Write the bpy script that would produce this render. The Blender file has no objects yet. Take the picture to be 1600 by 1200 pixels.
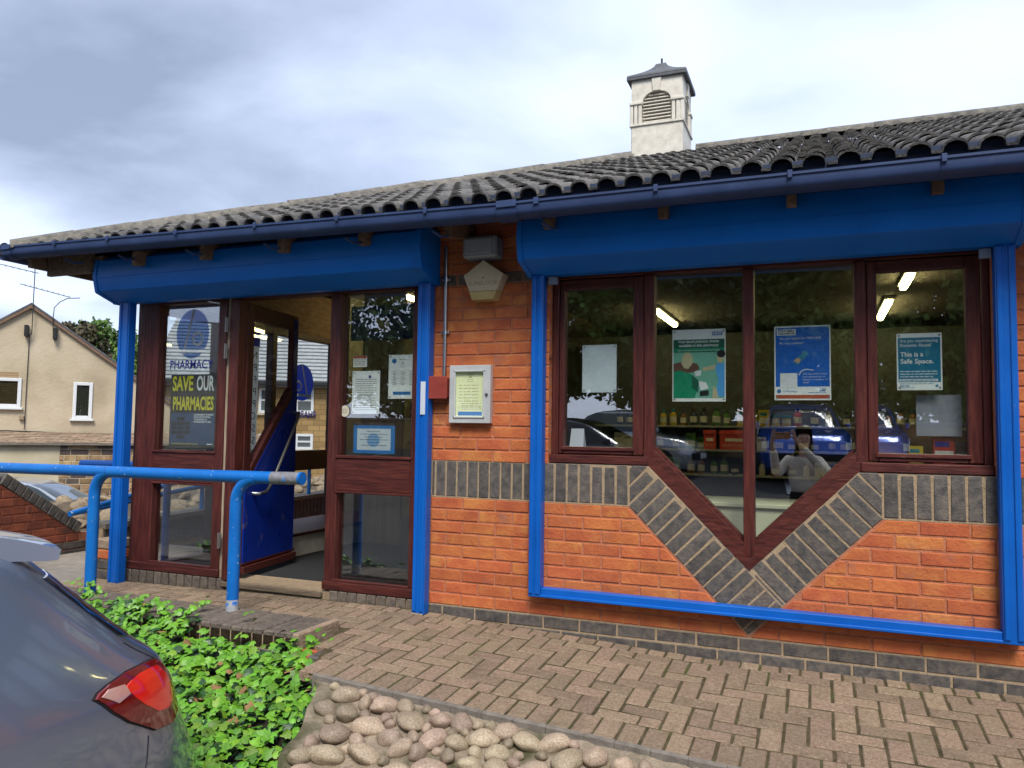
import bpy, bmesh, math, random
import numpy as np
from mathutils import Vector, Matrix, noise
random.seed(7); rng = np.random.default_rng(7)
S = bpy.context.scene; C = S.collection; R = math.radians
# ---------------------------------------------------------------- camera
CAM = Vector((1.5553, -4.3847, 1.1011))
cam = bpy.data.cameras.new('camera'); camo = bpy.data.objects.new('camera', cam); C.objects.link(camo)
rt, up, fw = Vector((.92787, .37264, .01391)), Vector((.00945, -.06079, .99811)), Vector((-.37278, .92598, .05993))
camo.matrix_world = Matrix(((rt.x, up.x, -fw.x, CAM.x), (rt.y, up.y, -fw.y, CAM.y), (rt.z, up.z, -fw.z, CAM.z), (0, 0, 0, 1)))
cam.sensor_width = 36; cam.lens = 36 * 1194.28 / 1600; cam.clip_start = .02; cam.clip_end = 2000
S.camera = camo
# ---------------------------------------------------------------- sky, sun, exposure
SUN_EL, SUN_AZ = 52, 158          # azimuth measured clockwise from +Y
W = bpy.data.worlds.new('World'); S.world = W; W.use_nodes = True
nt = W.node_tree; N = nt.nodes; L = nt.links; N.clear()
def nd(tree, t, **k):
    n = tree.nodes.new(t)
    for a, b in k.items(): setattr(n, a, b)
    return n
out = nd(nt, 'ShaderNodeOutputWorld'); bg = nd(nt, 'ShaderNodeBackground'); L.new(bg.outputs[0], out.inputs[0])
bg.inputs[1].default_value = .1
sky = nd(nt, 'ShaderNodeTexSky', sky_type='NISHITA', sun_disc=False, sun_elevation=R(SUN_EL), sun_rotation=R(SUN_AZ))
tc = nd(nt, 'ShaderNodeTexCoord'); sep = nd(nt, 'ShaderNodeSeparateXYZ'); L.new(tc.outputs['Generated'], sep.inputs[0])
def vmath(op, a, b):
    n = nd(nt, 'ShaderNodeMath', operation=op)
    for i, v in enumerate((a, b)):
        if v is None: continue
        if isinstance(v, (int, float)): n.inputs[i].default_value = v
        else: L.new(v, n.inputs[i])
    return n.outputs[0]
zc = vmath('ADD', vmath('MAXIMUM', sep.outputs[2], 0.0), .16)
cmb = nd(nt, 'ShaderNodeCombineXYZ')
L.new(vmath('DIVIDE', sep.outputs[0], zc), cmb.inputs[0]); L.new(vmath('DIVIDE', sep.outputs[1], zc), cmb.inputs[1])
def wnoise(scale, off, det=7, dist=.4, rough=.55):
    mp = nd(nt, 'ShaderNodeMapping'); mp.inputs['Location'].default_value = off; L.new(cmb.outputs[0], mp.inputs[0])
    n = nd(nt, 'ShaderNodeTexNoise'); n.inputs['Scale'].default_value = scale; n.inputs['Detail'].default_value = det
    n.inputs['Distortion'].default_value = dist; n.inputs['Roughness'].default_value = rough
    L.new(mp.outputs[0], n.inputs['Vector']); return n.outputs['Fac']
big = wnoise(.42, (5.344007173812091, 15.729393851084213, 0), 3, .2); fine = wnoise(1.15, (3.8549500327591235, 12.077928606963768, 2), 9, .35, .5)
mixn = vmath('ADD', vmath('MULTIPLY', big, .54), vmath('MULTIPLY', fine, .46))
hor = vmath('MULTIPLY', vmath('POWER', vmath('SUBTRACT', 1.0, vmath('MAXIMUM', sep.outputs[2], 0.0)), 5.0), .16)
fac = vmath('ADD', mixn, hor)
cr = nd(nt, 'ShaderNodeValToRGB'); L.new(fac, cr.inputs[0]); e = cr.color_ramp.elements
SKC = [(.39, (.165, .20, .28)), (.47, (.27, .315, .42)), (.56, (.42, .475, .615)), (.70, (.585, .65, .81))]
e[0].position, e[0].color = SKC[0][0], (*SKC[0][1], 1); e[1].position, e[1].color = SKC[3][0], (*SKC[3][1], 1)
for p_, c_ in SKC[1:3]:
    q_ = e.new(p_); q_.color = (*c_, 1)
sc_ = nd(nt, 'ShaderNodeVectorMath', operation='SCALE'); L.new(cr.outputs[0], sc_.inputs[0]); sc_.inputs['Scale'].default_value = 7.1
mx = nd(nt, 'ShaderNodeMix', data_type='RGBA'); mx.inputs[0].default_value = .93
L.new(sky.outputs[0], mx.inputs[6]); L.new(sc_.outputs[0], mx.inputs[7]); L.new(mx.outputs[2], bg.inputs[0])
sl = bpy.data.lights.new('sun', 'SUN'); so = bpy.data.objects.new('sun', sl); C.objects.link(so)
sl.energy = 1.5; sl.angle = R(22); sl.color = (1, .95, .87)
d = Vector((math.sin(R(SUN_AZ)) * math.cos(R(SUN_EL)), math.cos(R(SUN_AZ)) * math.cos(R(SUN_EL)), math.sin(R(SUN_EL))))
so.rotation_euler = d.to_track_quat('Z', 'Y').to_euler()
S.view_settings.view_transform = 'Standard'; S.view_settings.look = 'None'; S.view_settings.gamma = 1
S.view_settings.exposure = 1.62; S.view_settings.use_curve_mapping = False
# ---------------------------------------------------------------- materials
MATS = {}
def hexlin(h):
    v = [int(h[i:i + 2], 16) / 255 for i in (0, 2, 4)]
    return tuple(x / 12.92 if x <= .04045 else ((x + .055) / 1.055) ** 2.4 for x in v)
def nmat(name, cols, scale=6, detail=6, rough=.7, rvar=0, bump=0, bscale=40, rnd=0, stretch=(1, 1, 1), metallic=0, spec=.4, coat=0, spots=(), lo=.3, hi=.7, emit=None, world=False, huev=0):
    if name in MATS: return MATS[name]
    m = bpy.data.materials.new(name); m.use_nodes = True; t = m.node_tree; l = t.links; t.nodes.clear()
    o = nd(t, 'ShaderNodeOutputMaterial'); b = nd(t, 'ShaderNodeBsdfPrincipled'); l.new(b.outputs[0], o.inputs[0])
    c = nd(t, 'ShaderNodeTexCoord'); oi = nd(t, 'ShaderNodeObjectInfo')
    g = nd(t, 'ShaderNodeVectorMath', operation='MULTIPLY_ADD'); 
    mm = nd(t, 'ShaderNodeMath', operation='MULTIPLY'); mm.inputs[1].default_value = 0 if world else 91.7; l.new(oi.outputs['Random'], mm.inputs[0])
    src = c.outputs['Object']
    if world: src = nd(t, 'ShaderNodeNewGeometry').outputs['Position']
    l.new(src, g.inputs[0]); g.inputs[1].default_value = stretch; l.new(mm.outputs[0], g.inputs[2])
    def nz(s, dt=6, r=.55):
        n = nd(t, 'ShaderNodeTexNoise'); n.inputs['Scale'].default_value = s; n.inputs['Detail'].default_value = dt; n.inputs['Roughness'].default_value = r
        l.new(g.outputs[0], n.inputs['Vector']); return n.outputs['Fac']
    rp = nd(t, 'ShaderNodeValToRGB'); l.new(nz(scale, detail), rp.inputs[0]); el = rp.color_ramp.elements
    el[0].position, el[1].position = lo, hi
    el[0].color = (*cols[0], 1); el[1].color = (*cols[-1], 1)
    for i, cc in enumerate(cols[1:-1]):
        q = el.new(lo + (hi - lo) * (i + 1) / (len(cols) - 1)); q.color = (*cc, 1)
    col = rp.outputs[0]
    for (sc, ss, a, bb, am) in spots:
        r2 = nd(t, 'ShaderNodeMapRange'); r2.inputs[1].default_value = a; r2.inputs[2].default_value = bb; r2.inputs[4].default_value = am
        l.new(nz(ss, 5), r2.inputs[0])
        mi = nd(t, 'ShaderNodeMix', data_type='RGBA'); l.new(r2.outputs[0], mi.inputs[0]); l.new(col, mi.inputs[6]); mi.inputs[7].default_value = (*sc, 1); col = mi.outputs[2]
    if rnd or huev:
        h = nd(t, 'ShaderNodeHueSaturation'); r3 = nd(t, 'ShaderNodeMapRange'); r3.inputs[3].default_value = 1 - rnd; r3.inputs[4].default_value = 1 + rnd
        l.new(oi.outputs['Random'], r3.inputs[0]); l.new(r3.outputs[0], h.inputs['Value']); l.new(col, h.inputs['Color'])
        if huev:
            wn = nd(t, 'ShaderNodeTexWhiteNoise', noise_dimensions='1D'); l.new(mm.outputs[0] if not world else oi.outputs['Random'], wn.inputs['W'])
            r4 = nd(t, 'ShaderNodeMapRange'); r4.inputs[3].default_value = .5 - huev; r4.inputs[4].default_value = .5 + huev; l.new(wn.outputs[0], r4.inputs[0]); l.new(r4.outputs[0], h.inputs['Hue'])
        col = h.outputs[0]
    l.new(col, b.inputs['Base Color'])
    b.inputs['Roughness'].default_value = rough; b.inputs['Metallic'].default_value = metallic; b.inputs['Specular IOR Level'].default_value = spec
    b.inputs['Coat Weight'].default_value = coat; b.inputs['Coat Roughness'].default_value = .05
    if rvar:
        r5 = nd(t, 'ShaderNodeMapRange'); r5.inputs[3].default_value = max(0, rough - rvar); r5.inputs[4].default_value = min(1, rough + rvar); l.new(nz(scale * 2.3, 4), r5.inputs[0]); l.new(r5.outputs[0], b.inputs['Roughness'])
    if bump:
        bp = nd(t, 'ShaderNodeBump'); bp.inputs['Strength'].default_value = min(1, bump); bp.inputs['Distance'].default_value = .012 * max(1, bump)
        l.new(nz(bscale, 8, .6), bp.inputs['Height']); l.new(bp.outputs[0], b.inputs['Normal'])
    if emit: b.inputs['Emission Color'].default_value = (*emit[0], 1); b.inputs['Emission Strength'].default_value = emit[1]
    MATS[name] = m; return m
def flat(name, c, rough=.6, **k):
    c = hexlin(c) if isinstance(c, str) else c
    d_ = tuple(x * .9 for x in c); return nmat(name, [d_, c], scale=9, rough=rough, **k)
def glassmat(name, tint=(.9, .93, .92), k=.9, base=.045, rough=0):
    m = bpy.data.materials.new(name); m.use_nodes = True; t = m.node_tree; l = t.links; t.nodes.clear()
    o = nd(t, 'ShaderNodeOutputMaterial'); tr = nd(t, 'ShaderNodeBsdfTransparent'); gl = nd(t, 'ShaderNodeBsdfGlossy'); mi = nd(t, 'ShaderNodeMixShader'); fr = nd(t, 'ShaderNodeLayerWeight')
    tr.inputs[0].default_value = (*tint, 1); gl.inputs['Roughness'].default_value = rough; gl.inputs[0].default_value = (.95, .97, 1, 1); fr.inputs[0].default_value = .5
    po = nd(t, 'ShaderNodeMath', operation='POWER'); po.inputs[1].default_value = 4.6; l.new(fr.outputs['Facing'], po.inputs[0])
    ma = nd(t, 'ShaderNodeMath', operation='MULTIPLY_ADD'); ma.inputs[1].default_value = k; ma.inputs[2].default_value = base; ma.use_clamp = True
    l.new(po.outputs[0], ma.inputs[0]); l.new(ma.outputs[0], mi.inputs[0]); l.new(tr.outputs[0], mi.inputs[1]); l.new(gl.outputs[0], mi.inputs[2]); l.new(mi.outputs[0], o.inputs[0])
    MATS[name] = m; return m
MB = nmat('red brick', [(.35, .082, .03), (.43, .115, .036), (.48, .155, .045)], scale=9, rough=.8, bump=.5, bscale=55, rnd=.10, huev=.005, spots=[((.50, .20, .055), 4.5, .56, .70, .6), ((.26, .115, .09), 5.3, .60, .72, .55), ((.55, .30, .22), 30, .68, .78, .35)])
MD = nmat('blue engineering brick', [(.045, .042, .042), (.085, .076, .068), (.13, .108, .088)], scale=26, rough=.62, bump=.4, bscale=90, rnd=.16, spots=[((.17, .13, .10), 9, .6, .75, .4), ((.025, .025, .03), 60, .6, .7, .7)])
MDL = nmat('weathered dark brick', [(.075, .06, .05), (.13, .105, .085), (.18, .14, .105)], scale=34, rough=.8, bump=.7, bscale=70, rnd=.15)
MJ = nmat('sand mortar', [(.27, .195, .12), (.38, .285, .185)], scale=30, rough=.95, bump=.6, bscale=120, world=True)
MBX = nmat('shaded weathered red brick', [(.13, .035, .02), (.20, .05, .026), (.25, .07, .03)], scale=7, rough=.85, bump=.6, bscale=55, rnd=.25, spots=[((.05, .03, .025), 3, .5, .7, .8)])  # ramp wall brick: shade and weathering both put into the darker colour
MJR = nmat('red mortar', [(.34, .115, .06), (.46, .18, .10)], scale=22, rough=.95, bump=.6, bscale=120, world=True)
MP = nmat('block paver', [(.178, .122, .078), (.25, .176, .116), (.318, .23, .16)], scale=60, detail=9, rough=.9, bump=.9, bscale=140, rnd=.17, huev=.008, spots=[((.46, .39, .31), 110, .60, .68, .7), ((.10, .075, .045), 6, .56, .75, .5), ((.09, .065, .05), 150, .62, .68, .55), ((.30, .12, .08), 2.2, .68, .82, .35)])
MMOSS = nmat('mossy joint sand', [(.035, .03, .012), (.075, .055, .025), (.10, .085, .05)], scale=14, rough=1, bump=.8, bscale=150, world=True, spots=[((.06, .085, .012), 5, .55, .7, .6)])
MCON = nmat('concrete edging', [(.12, .105, .088), (.21, .185, .155)], scale=24, rough=.9, bump=.6, bscale=150, world=True, spots=[((.06, .055, .04), 9, .6, .72, .7)])
MCOB = nmat('river cobble', [(.16, .122, .086), (.27, .208, .145), (.38, .30, .22)], scale=9, rough=.6, bump=.15, bscale=55, rnd=.36, huev=.02, spots=[((.36, .30, .25), 26, .63, .76, .16), ((.26, .12, .06), 5, .60, .74, .5), ((.08, .07, .06), 7, .6, .75, .4)])
MCM = nmat('cobble mortar', [(.22, .175, .125), (.36, .29, .21)], scale=20, rough=1, bump=1.2, bscale=90, world=True, spots=[((.05, .055, .018), 3.2, .50, .62, .9), ((.12, .10, .07), 40, .55, .7, .6)])
MTILE = nmat('concrete roof tile', [(.058, .056, .056), (.112, .107, .10), (.17, .158, .14)], scale=13, rough=.9, bump=.8, bscale=80, rnd=.22, spots=[((.32, .29, .22), 28, .63, .74, .5), ((.035, .035, .04), 7, .55, .7, .6)])
MTILE2 = nmat('hip tile', [(.08, .076, .07), (.15, .14, .122), (.21, .192, .158)], scale=16, rough=.95, bump=.8, bscale=80, rnd=.15, spots=[((.36, .32, .22), 30, .6, .72, .5)])
MBLUE = nmat('shutter blue paint', [(.0, .118, .46), (.0, .145, .55)], scale=3, rough=.45, rvar=.12, bump=.05, bscale=12, spec=.28, world=True, spots=[((.12, .22, .36), 60, .705, .74, .6), ((.0, .03, .15), 2.0, .6, .8, .5)])
MBLUE2 = nmat('frame blue paint', [(.0, .082, .38), (.002, .108, .46)], scale=3, rough=.35, rvar=.1, bump=.05, bscale=20, world=True, spots=[((.30, .38, .46), 60, .72, .75, .7)])
MRAIL = nmat('handrail blue paint', [(.001, .105, .40), (.004, .145, .49)], scale=5, rough=.42, rvar=.1, bump=.12, bscale=60, world=True, spots=[((.42, .46, .50), 42, .66, .69, .9), ((.01, .06, .25), 16, .66, .72, .7)])
MGREY = nmat('worn rail end', [(.12, .12, .135), (.24, .24, .26)], scale=30, rough=.5, bump=.2, spots=[((.02, .2, .6), 14, .6, .66, .8)])
MGUT = nmat('slate blue gutter plastic', [(.016, .034, .10), (.028, .054, .145)], scale=4, rough=.6, rvar=.08, world=True, spots=[((.14, .15, .17), 16, .66, .8, .3)])
MWOOD = nmat('dark red varnished timber', [(.036, .008, .007), (.07, .015, .012), (.105, .026, .018)], scale=9, stretch=(6, 6, .55), rough=.46, rvar=.15, spec=.3, bump=.35, bscale=22, rnd=.12, spots=[((.30, .20, .13), 34, .735, .77, .8), ((.02, .006, .006), 8, .58, .74, .6)])
MWOODX = nmat('dark red varnished rail timber', [(.036, .008, .007), (.07, .015, .012), (.105, .026, .018)], scale=9, stretch=(.55, 6, 6), rough=.46, rvar=.15, spec=.3, bump=.35, bscale=22, rnd=.12, spots=[((.32, .22, .14), 26, .70, .74, .8), ((.02, .006, .006), 8, .58, .74, .6)])
MRAFT = nmat('brown rafter timber', [(.10, .06, .038), (.24, .15, .095)], scale=10, stretch=(4, 1, 4), rough=.8, bump=.4, world=True, rnd=.2)
MWHITE = nmat('white painted board', [(.52, .49, .41), (.68, .65, .57)], scale=12, rough=.6, bump=.2, spots=[((.30, .19, .10), 9, .62, .78, .5), ((.24, .26, .16), 16, .64, .76, .4)])
MLEAD = nmat('grey lead sheet', [(.055, .06, .07), (.115, .12, .13)], scale=14, rough=.6, bump=.3, world=True)
MSTEEL = flat('brushed steel', (.45, .46, .47), rough=.32, metallic=1)
MALU = nmat('anodised aluminium', [(.46, .48, .48), (.60, .61, .60)], scale=8, rough=.45, metallic=.35)
MCARPET = nmat('dark carpet', [(.012, .013, .015), (.03, .031, .034)], scale=60, rough=1, bump=.6, bscale=200, world=True)
MPLAST = nmat('cream alarm plastic', [(.42, .34, .215), (.52, .43, .29)], scale=7, rough=.5, spots=[((.30, .22, .13), 12, .6, .8, .4)])
MDARK = flat('black rubber', (.012, .012, .013), rough=.7)
GL = glassmat('shop glass', (.95, .97, .96), .9, .16)
GLC = glassmat('clear glass', (.97, .98, .98), .8, .03)
def translmat(name, c):
    m = flat(name, c, rough=.5); t = m.node_tree; b = t.nodes['Principled BSDF']; o = t.nodes['Material Output']
    tr = nd(t, 'ShaderNodeBsdfTranslucent'); tr.inputs[0].default_value = (*(min(1, x * 1.3) for x in c), 1); mi = nd(t, 'ShaderNodeMixShader'); mi.inputs[0].default_value = .55
    t.links.new(b.outputs[0], mi.inputs[1]); t.links.new(tr.outputs[0], mi.inputs[2]); t.links.new(mi.outputs[0], o.inputs[0]); return m
# ---------------------------------------------------------------- mesh + object helpers
class M:
    def __init__(s): s.v = []; s.f = []; s.mi = []; s.k = 0
    def face(s, pts):
        n = len(s.v); s.v += [tuple(p) for p in pts]; s.f.append(tuple(range(n, n + len(pts)))); s.mi.append(s.k)
    def box(s, x0, x1, y0, y1, z0, z1, b=0, T=None):
        n = len(s.v)
        if b <= 0:
            P = [(x, y, z) for x in (x0, x1) for y in (y0, y1) for z in (z0, z1)]
            F = [(0, 1, 3, 2), (4, 6, 7, 5), (0, 4, 5, 1), (2, 3, 7, 6), (0, 2, 6, 4), (1, 5, 7, 3)]
        else:
            P = []; idx = {}
            for i, x in enumerate((x0, x1)):
                for j, y in enumerate((y0, y1)):
                    for k, z in enumerate((z0, z1)):
                        sx, sy, sz = (1 - 2 * i) * b, (1 - 2 * j) * b, (1 - 2 * k) * b
                        idx[i, j, k] = len(P); P += [(x, y + sy, z + sz), (x + sx, y, z + sz), (x + sx, y + sy, z)]
            g = lambda i, j, k, a: idx[i, j, k] + a
            F = [(g(0, 0, 0, 0), g(0, 0, 1, 0), g(0, 1, 1, 0), g(0, 1, 0, 0)), (g(1, 0, 0, 0), g(1, 1, 0, 0), g(1, 1, 1, 0), g(1, 0, 1, 0)),
                 (g(0, 0, 0, 1), g(1, 0, 0, 1), g(1, 0, 1, 1), g(0, 0, 1, 1)), (g(0, 1, 0, 1), g(0, 1, 1, 1), g(1, 1, 1, 1), g(1, 1, 0, 1)),
                 (g(0, 0, 0, 2), g(0, 1, 0, 2), g(1, 1, 0, 2), g(1, 0, 0, 2)), (g(0, 0, 1, 2), g(1, 0, 1, 2), g(1, 1, 1, 2), g(0, 1, 1, 2))]
            for i in (0, 1):
                for j in (0, 1): F.append((g(i, j, 0, 0), g(i, j, 0, 1), g(i, j, 1, 1), g(i, j, 1, 0)))
            for i in (0, 1):
                for k in (0, 1): F.append((g(i, 0, k, 0), g(i, 0, k, 2), g(i, 1, k, 2), g(i, 1, k, 0)))
            for j in (0, 1):
                for k in (0, 1): F.append((g(0, j, k, 1), g(0, j, k, 2), g(1, j, k, 2), g(1, j, k, 1)))
            for i in (0, 1):
                for j in (0, 1):
                    for k in (0, 1): F.append((g(i, j, k, 0), g(i, j, k, 1), g(i, j, k, 2)))
        if T is not None: P = [tuple(T @ Vector(p)) for p in P]
        s.v += P; s.f += [tuple(n + a for a in f) for f in F]; s.mi += [s.k] * len(F)
    def prism(s, poly, y0, y1, T=None):          # poly in (x,z), extruded along y
        n = len(s.v); k = len(poly); P = [(x, y0, z) for x, z in poly] + [(x, y1, z) for x, z in poly]
        if T is not None: P = [tuple(T @ Vector(p)) for p in P]
        s.v += P; F = [tuple(n + i for i in range(k)), tuple(n + k + i for i in reversed(range(k)))] + [(n + i, n + k + i, n + k + (i + 1) % k, n + (i + 1) % k) for i in range(k)]
        s.f += F; s.mi += [s.k] * len(F)
    def tube(s, pts, r, n=12, cap=True):
        pts = [Vector(p) for p in pts]; rs = r if isinstance(r, (list, tuple)) else [r] * len(pts)
        b = len(s.v); ref = None
        for i, p in enumerate(pts):
            t = (pts[min(i + 1, len(pts) - 1)] - pts[max(i - 1, 0)]).normalized()
            if ref is None: ref = t.orthogonal().normalized()
            u = (ref - t * ref.dot(t)).normalized(); ref = u; w = t.cross(u)
            for k in range(n):
                a = 2 * math.pi * k / n; s.v.append(tuple(p + (u * math.cos(a) + w * math.sin(a)) * rs[i]))
        for i in range(len(pts) - 1):
            for k in range(n):
                s.f.append((b + i * n + k, b + i * n + (k + 1) % n, b + (i + 1) * n + (k + 1) % n, b + (i + 1) * n + k)); s.mi.append(s.k)
        if cap:
            e_ = b + (len(pts) - 1) * n
            s.f += [tuple(b + k for k in reversed(range(n))), tuple(e_ + k for k in range(n))]; s.mi += [s.k, s.k]
    def lathe(s, prof, c=(0, 0, 0), n=12, sq=0):     # prof (r,z)
        b = len(s.v)
        for r_, z in prof:
            for k in range(n):
                a = 2 * math.pi * k / n + (math.pi / 4 if n == 4 else 0); s.v.append((c[0] + r_ * math.cos(a), c[1] + r_ * math.sin(a), c[2] + z))
        for i in range(len(prof) - 1):
            for k in range(n): s.f.append((b + i * n + k, b + i * n + (k + 1) % n, b + (i + 1) * n + (k + 1) % n, b + (i + 1) * n + k)); s.mi.append(s.k)
        e_ = b + (len(prof) - 1) * n
        s.f += [tuple(b + k for k in reversed(range(n))), tuple(e_ + k for k in range(n))]; s.mi += [s.k, s.k]
    def grid(s, f, nu, nv, closeu=False):
        b = len(s.v); w = nu if closeu else nu + 1
        for j in range(nv + 1):
            for i in range(w): s.v.append(tuple(f(i / nu, j / nv)))
        for j in range(nv):
            for i in range(nu):
                a = b + j * w + i; c2 = b + j * w + (i + 1) % w; s.f.append((a, c2, c2 + w, a + w)); s.mi.append(s.k)
    def mesh(s, name, off=None, smooth=False):
        me = bpy.data.meshes.new(name)
        v = s.v if off is None else [(x - off[0], y - off[1], z - off[2]) for x, y, z in s.v]
        me.from_pydata(v, [], s.f)
        if any(s.mi): me.polygons.foreach_set('material_index', s.mi)
        if smooth: me.polygons.foreach_set('use_smooth', [True] * len(me.polygons))
        me.update(); return me
def fixn(me):
    b = bmesh.new(); b.from_mesh(me); bmesh.ops.recalc_face_normals(b, faces=b.faces); b.to_mesh(me); b.free(); return me
def autosmooth(me, ang=40):
    b = bmesh.new(); b.from_mesh(me); bmesh.ops.remove_doubles(b, verts=b.verts, dist=1e-5); bmesh.ops.recalc_face_normals(b, faces=b.faces)
    for f in b.faces: f.smooth = True
    for e_ in b.edges: e_.smooth = len(e_.link_faces) == 2 and e_.calc_face_angle(0) < R(ang)
    b.to_mesh(me); b.free(); return me
WL = {}
def tag(o, label=None, cat=None, group=None, kind=None):
    for k, v in (('label', label), ('category', cat), ('group', group), ('kind', kind)):
        if v: o[k] = v
    return o
def thing(name, label, cat, loc=(0, 0, 0), rz=0, group=None, local=False, kind=None):
    o = bpy.data.objects.new(name, None); C.objects.link(o); o.location = loc; o.rotation_euler = (0, 0, rz); o.empty_display_size = .1
    WL[o.name] = Vector((0, 0, 0)) if local else Vector(loc); return tag(o, label, cat, group, kind)
def part(m, name, parent, mat, smooth=None, label=None, kind=None):
    off = WL.get(parent.name) if parent else None
    me = m.mesh(name, off) if isinstance(m, M) else m
    if smooth: autosmooth(me, smooth)
    else: fixn(me)
    o = bpy.data.objects.new(name, me); C.objects.link(o)
    for x in (mat if isinstance(mat, (list, tuple)) else [mat]): me.materials.append(x)
    if parent: o.parent = parent; WL[o.name] = WL[parent.name]
    return tag(o, label, None, None, kind)
def top(m, name, mat, label, cat, group=None, smooth=None, kind=None, loc=None):
    """a thing that is one mesh; its origin goes to the middle of its base"""
    if loc is None:
        v = np.array(m.v); loc = ((v[:, 0].min() + v[:, 0].max()) / 2, (v[:, 1].min() + v[:, 1].max()) / 2, v[:, 2].min())
    me = m.mesh(name, loc); (autosmooth(me, smooth) if smooth else fixn(me))
    o = bpy.data.objects.new(name, me); C.objects.link(o); o.location = loc
    for x in (mat if isinstance(mat, (list, tuple)) else [mat]): me.materials.append(x)
    WL[o.name] = Vector(loc); return tag(o, label, cat, group, kind)
def struct(m, name, mat, smooth=None, kind='structure'):
    me = m.mesh(name) if isinstance(m, M) else m
    if smooth: autosmooth(me, smooth)
    o = bpy.data.objects.new(name, me); C.objects.link(o)
    for x in (mat if isinstance(mat, (list, tuple)) else [mat]): me.materials.append(x)
    WL[o.name] = Vector((0, 0, 0)); o['kind'] = kind; return o
def inst(name, me, parent, M4, mat=None):
    """an object of shared mesh; M4 is the world (or local, for rotated roots) matrix"""
    o = bpy.data.objects.new(name, me); C.objects.link(o); o.parent = parent
    o.matrix_local = Matrix.Translation(-WL[parent.name]) @ M4
    return o
def clip(poly, hp):
    nx, nz, c = hp; o = []
    for i in range(len(poly)):
        a, b = poly[i], poly[(i + 1) % len(poly)]; da, db = nx * a[0] + nz * a[1] - c, nx * b[0] + nz * b[1] - c
        if da <= 0: o.append(a)
        if (da < 0 < db) or (db < 0 < da): t = da / (da - db); o.append((a[0] + t * (b[0] - a[0]), a[1] + t * (b[1] - a[1])))
    return o
def area(p): return .5 * sum(p[i][0] * p[(i + 1) % len(p)][1] - p[(i + 1) % len(p)][0] * p[i][1] for i in range(len(p)))
def inset(p, b):
    n = len(p); o = []
    for i in range(n):
        a, q, c = Vector(p[i - 1]), Vector(p[i]), Vector(p[(i + 1) % n])
        d1 = (q - a).normalized(); d2 = (c - q).normalized(); n1 = Vector((-d1.y, d1.x)); n2 = Vector((-d2.y, d2.x))
        k = 1 + n1.dot(n2); v = (n1 + n2) / max(k, .35); o.append((q.x + v.x * b, q.y + v.y * b))
    return o
def clean(p, e_=.004):
    o = []
    for q in p:
        if not o or (abs(q[0] - o[-1][0]) + abs(q[1] - o[-1][1])) > e_: o.append(q)
    if len(o) > 1 and (abs(o[0][0] - o[-1][0]) + abs(o[0][1] - o[-1][1])) <= e_: o.pop()
    return o
_bm = {}
def brickmesh(poly, depth=.05, bev=.004, cant=None):
    """front at y=0 facing -y, origin at the centroid; cant=(nx,nz,c,drop): the strip beyond the line slopes back"""
    cx = sum(p[0] for p in poly) / len(poly); cz = sum(p[1] for p in poly) / len(poly)
    key = tuple((round(x - cx, 4), round(z - cz, 4)) for x, z in poly) + (depth, cant and round(cant[0] * cx + cant[1] * cz - cant[2], 4))
    if key in _bm: return _bm[key], cx, cz
    m = M(); n = len(poly); ins = inset(poly, bev); dz = lambda x, z: 0 if not cant else max(0, cant[0] * x + cant[1] * z - cant[2]) * cant[3]
    A = len(m.v); m.v += [(x - cx, dz(x, z), z - cz) for x, z in ins] + [(x - cx, bev + dz(x, z), z - cz) for x, z in poly] + [(x - cx, depth, z - cz) for x, z in poly]
    if cant:
        a = clip(ins, cant[:3]); b_ = clip(ins, (-cant[0], -cant[1], -cant[2]))
        for q in (a, b_):
            if len(q) >= 3: m.face([(x - cx, dz(x, z), z - cz) for x, z in q])
    else: m.f.append(tuple(range(n))); m.mi.append(0)
    for r_ in (0, n):
        for i in range(n): m.f.append((r_ + i, r_ + (i + 1) % n, r_ + n + (i + 1) % n, r_ + n + i)); m.mi.append(0)
    me = m.mesh('brick'); fixn(me); _bm[key] = me; return me, cx, cz
def layone(poly, parent, name, mat, T=None, depth=.05, bev=.004, cant=None, proud=None, minarea=.0006, stuff=None):
    poly = clean(poly)
    if len(poly) < 3 or abs(area(poly)) < minarea: return None
    if area(poly) < 0: poly = poly[::-1]
    me, cx, cz = brickmesh(poly, depth, bev, cant)
    if not me.materials: me.materials.append(mat)
    elif me.materials[0] != mat: me = me.copy(); me.materials[0] = mat; _bm[tuple(poly), id(mat)] = me
    pr = random.uniform(-.0018, .0018) if proud is None else proud
    T = T or Matrix.Identity(4)
    M4 = T @ Matrix.Translation((cx, pr, cz)) @ Matrix.Rotation(random.uniform(-.004, .004), 4, 'Y')
    if stuff is not None: stuff.append((me, M4)); return None
    return inst(name, me, parent, M4)
def joined(lst, name, parent, mats):
    m = M()
    for me, M4 in lst:
        n = len(m.v); m.v += [tuple(M4 @ v.co) for v in me.vertices]; m.f += [tuple(n + i for i in p.vertices) for p in me.polygons]; m.mi += [p.material_index for p in me.polygons]
    return part(m, name, parent, mats, kind='stuff')
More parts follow.
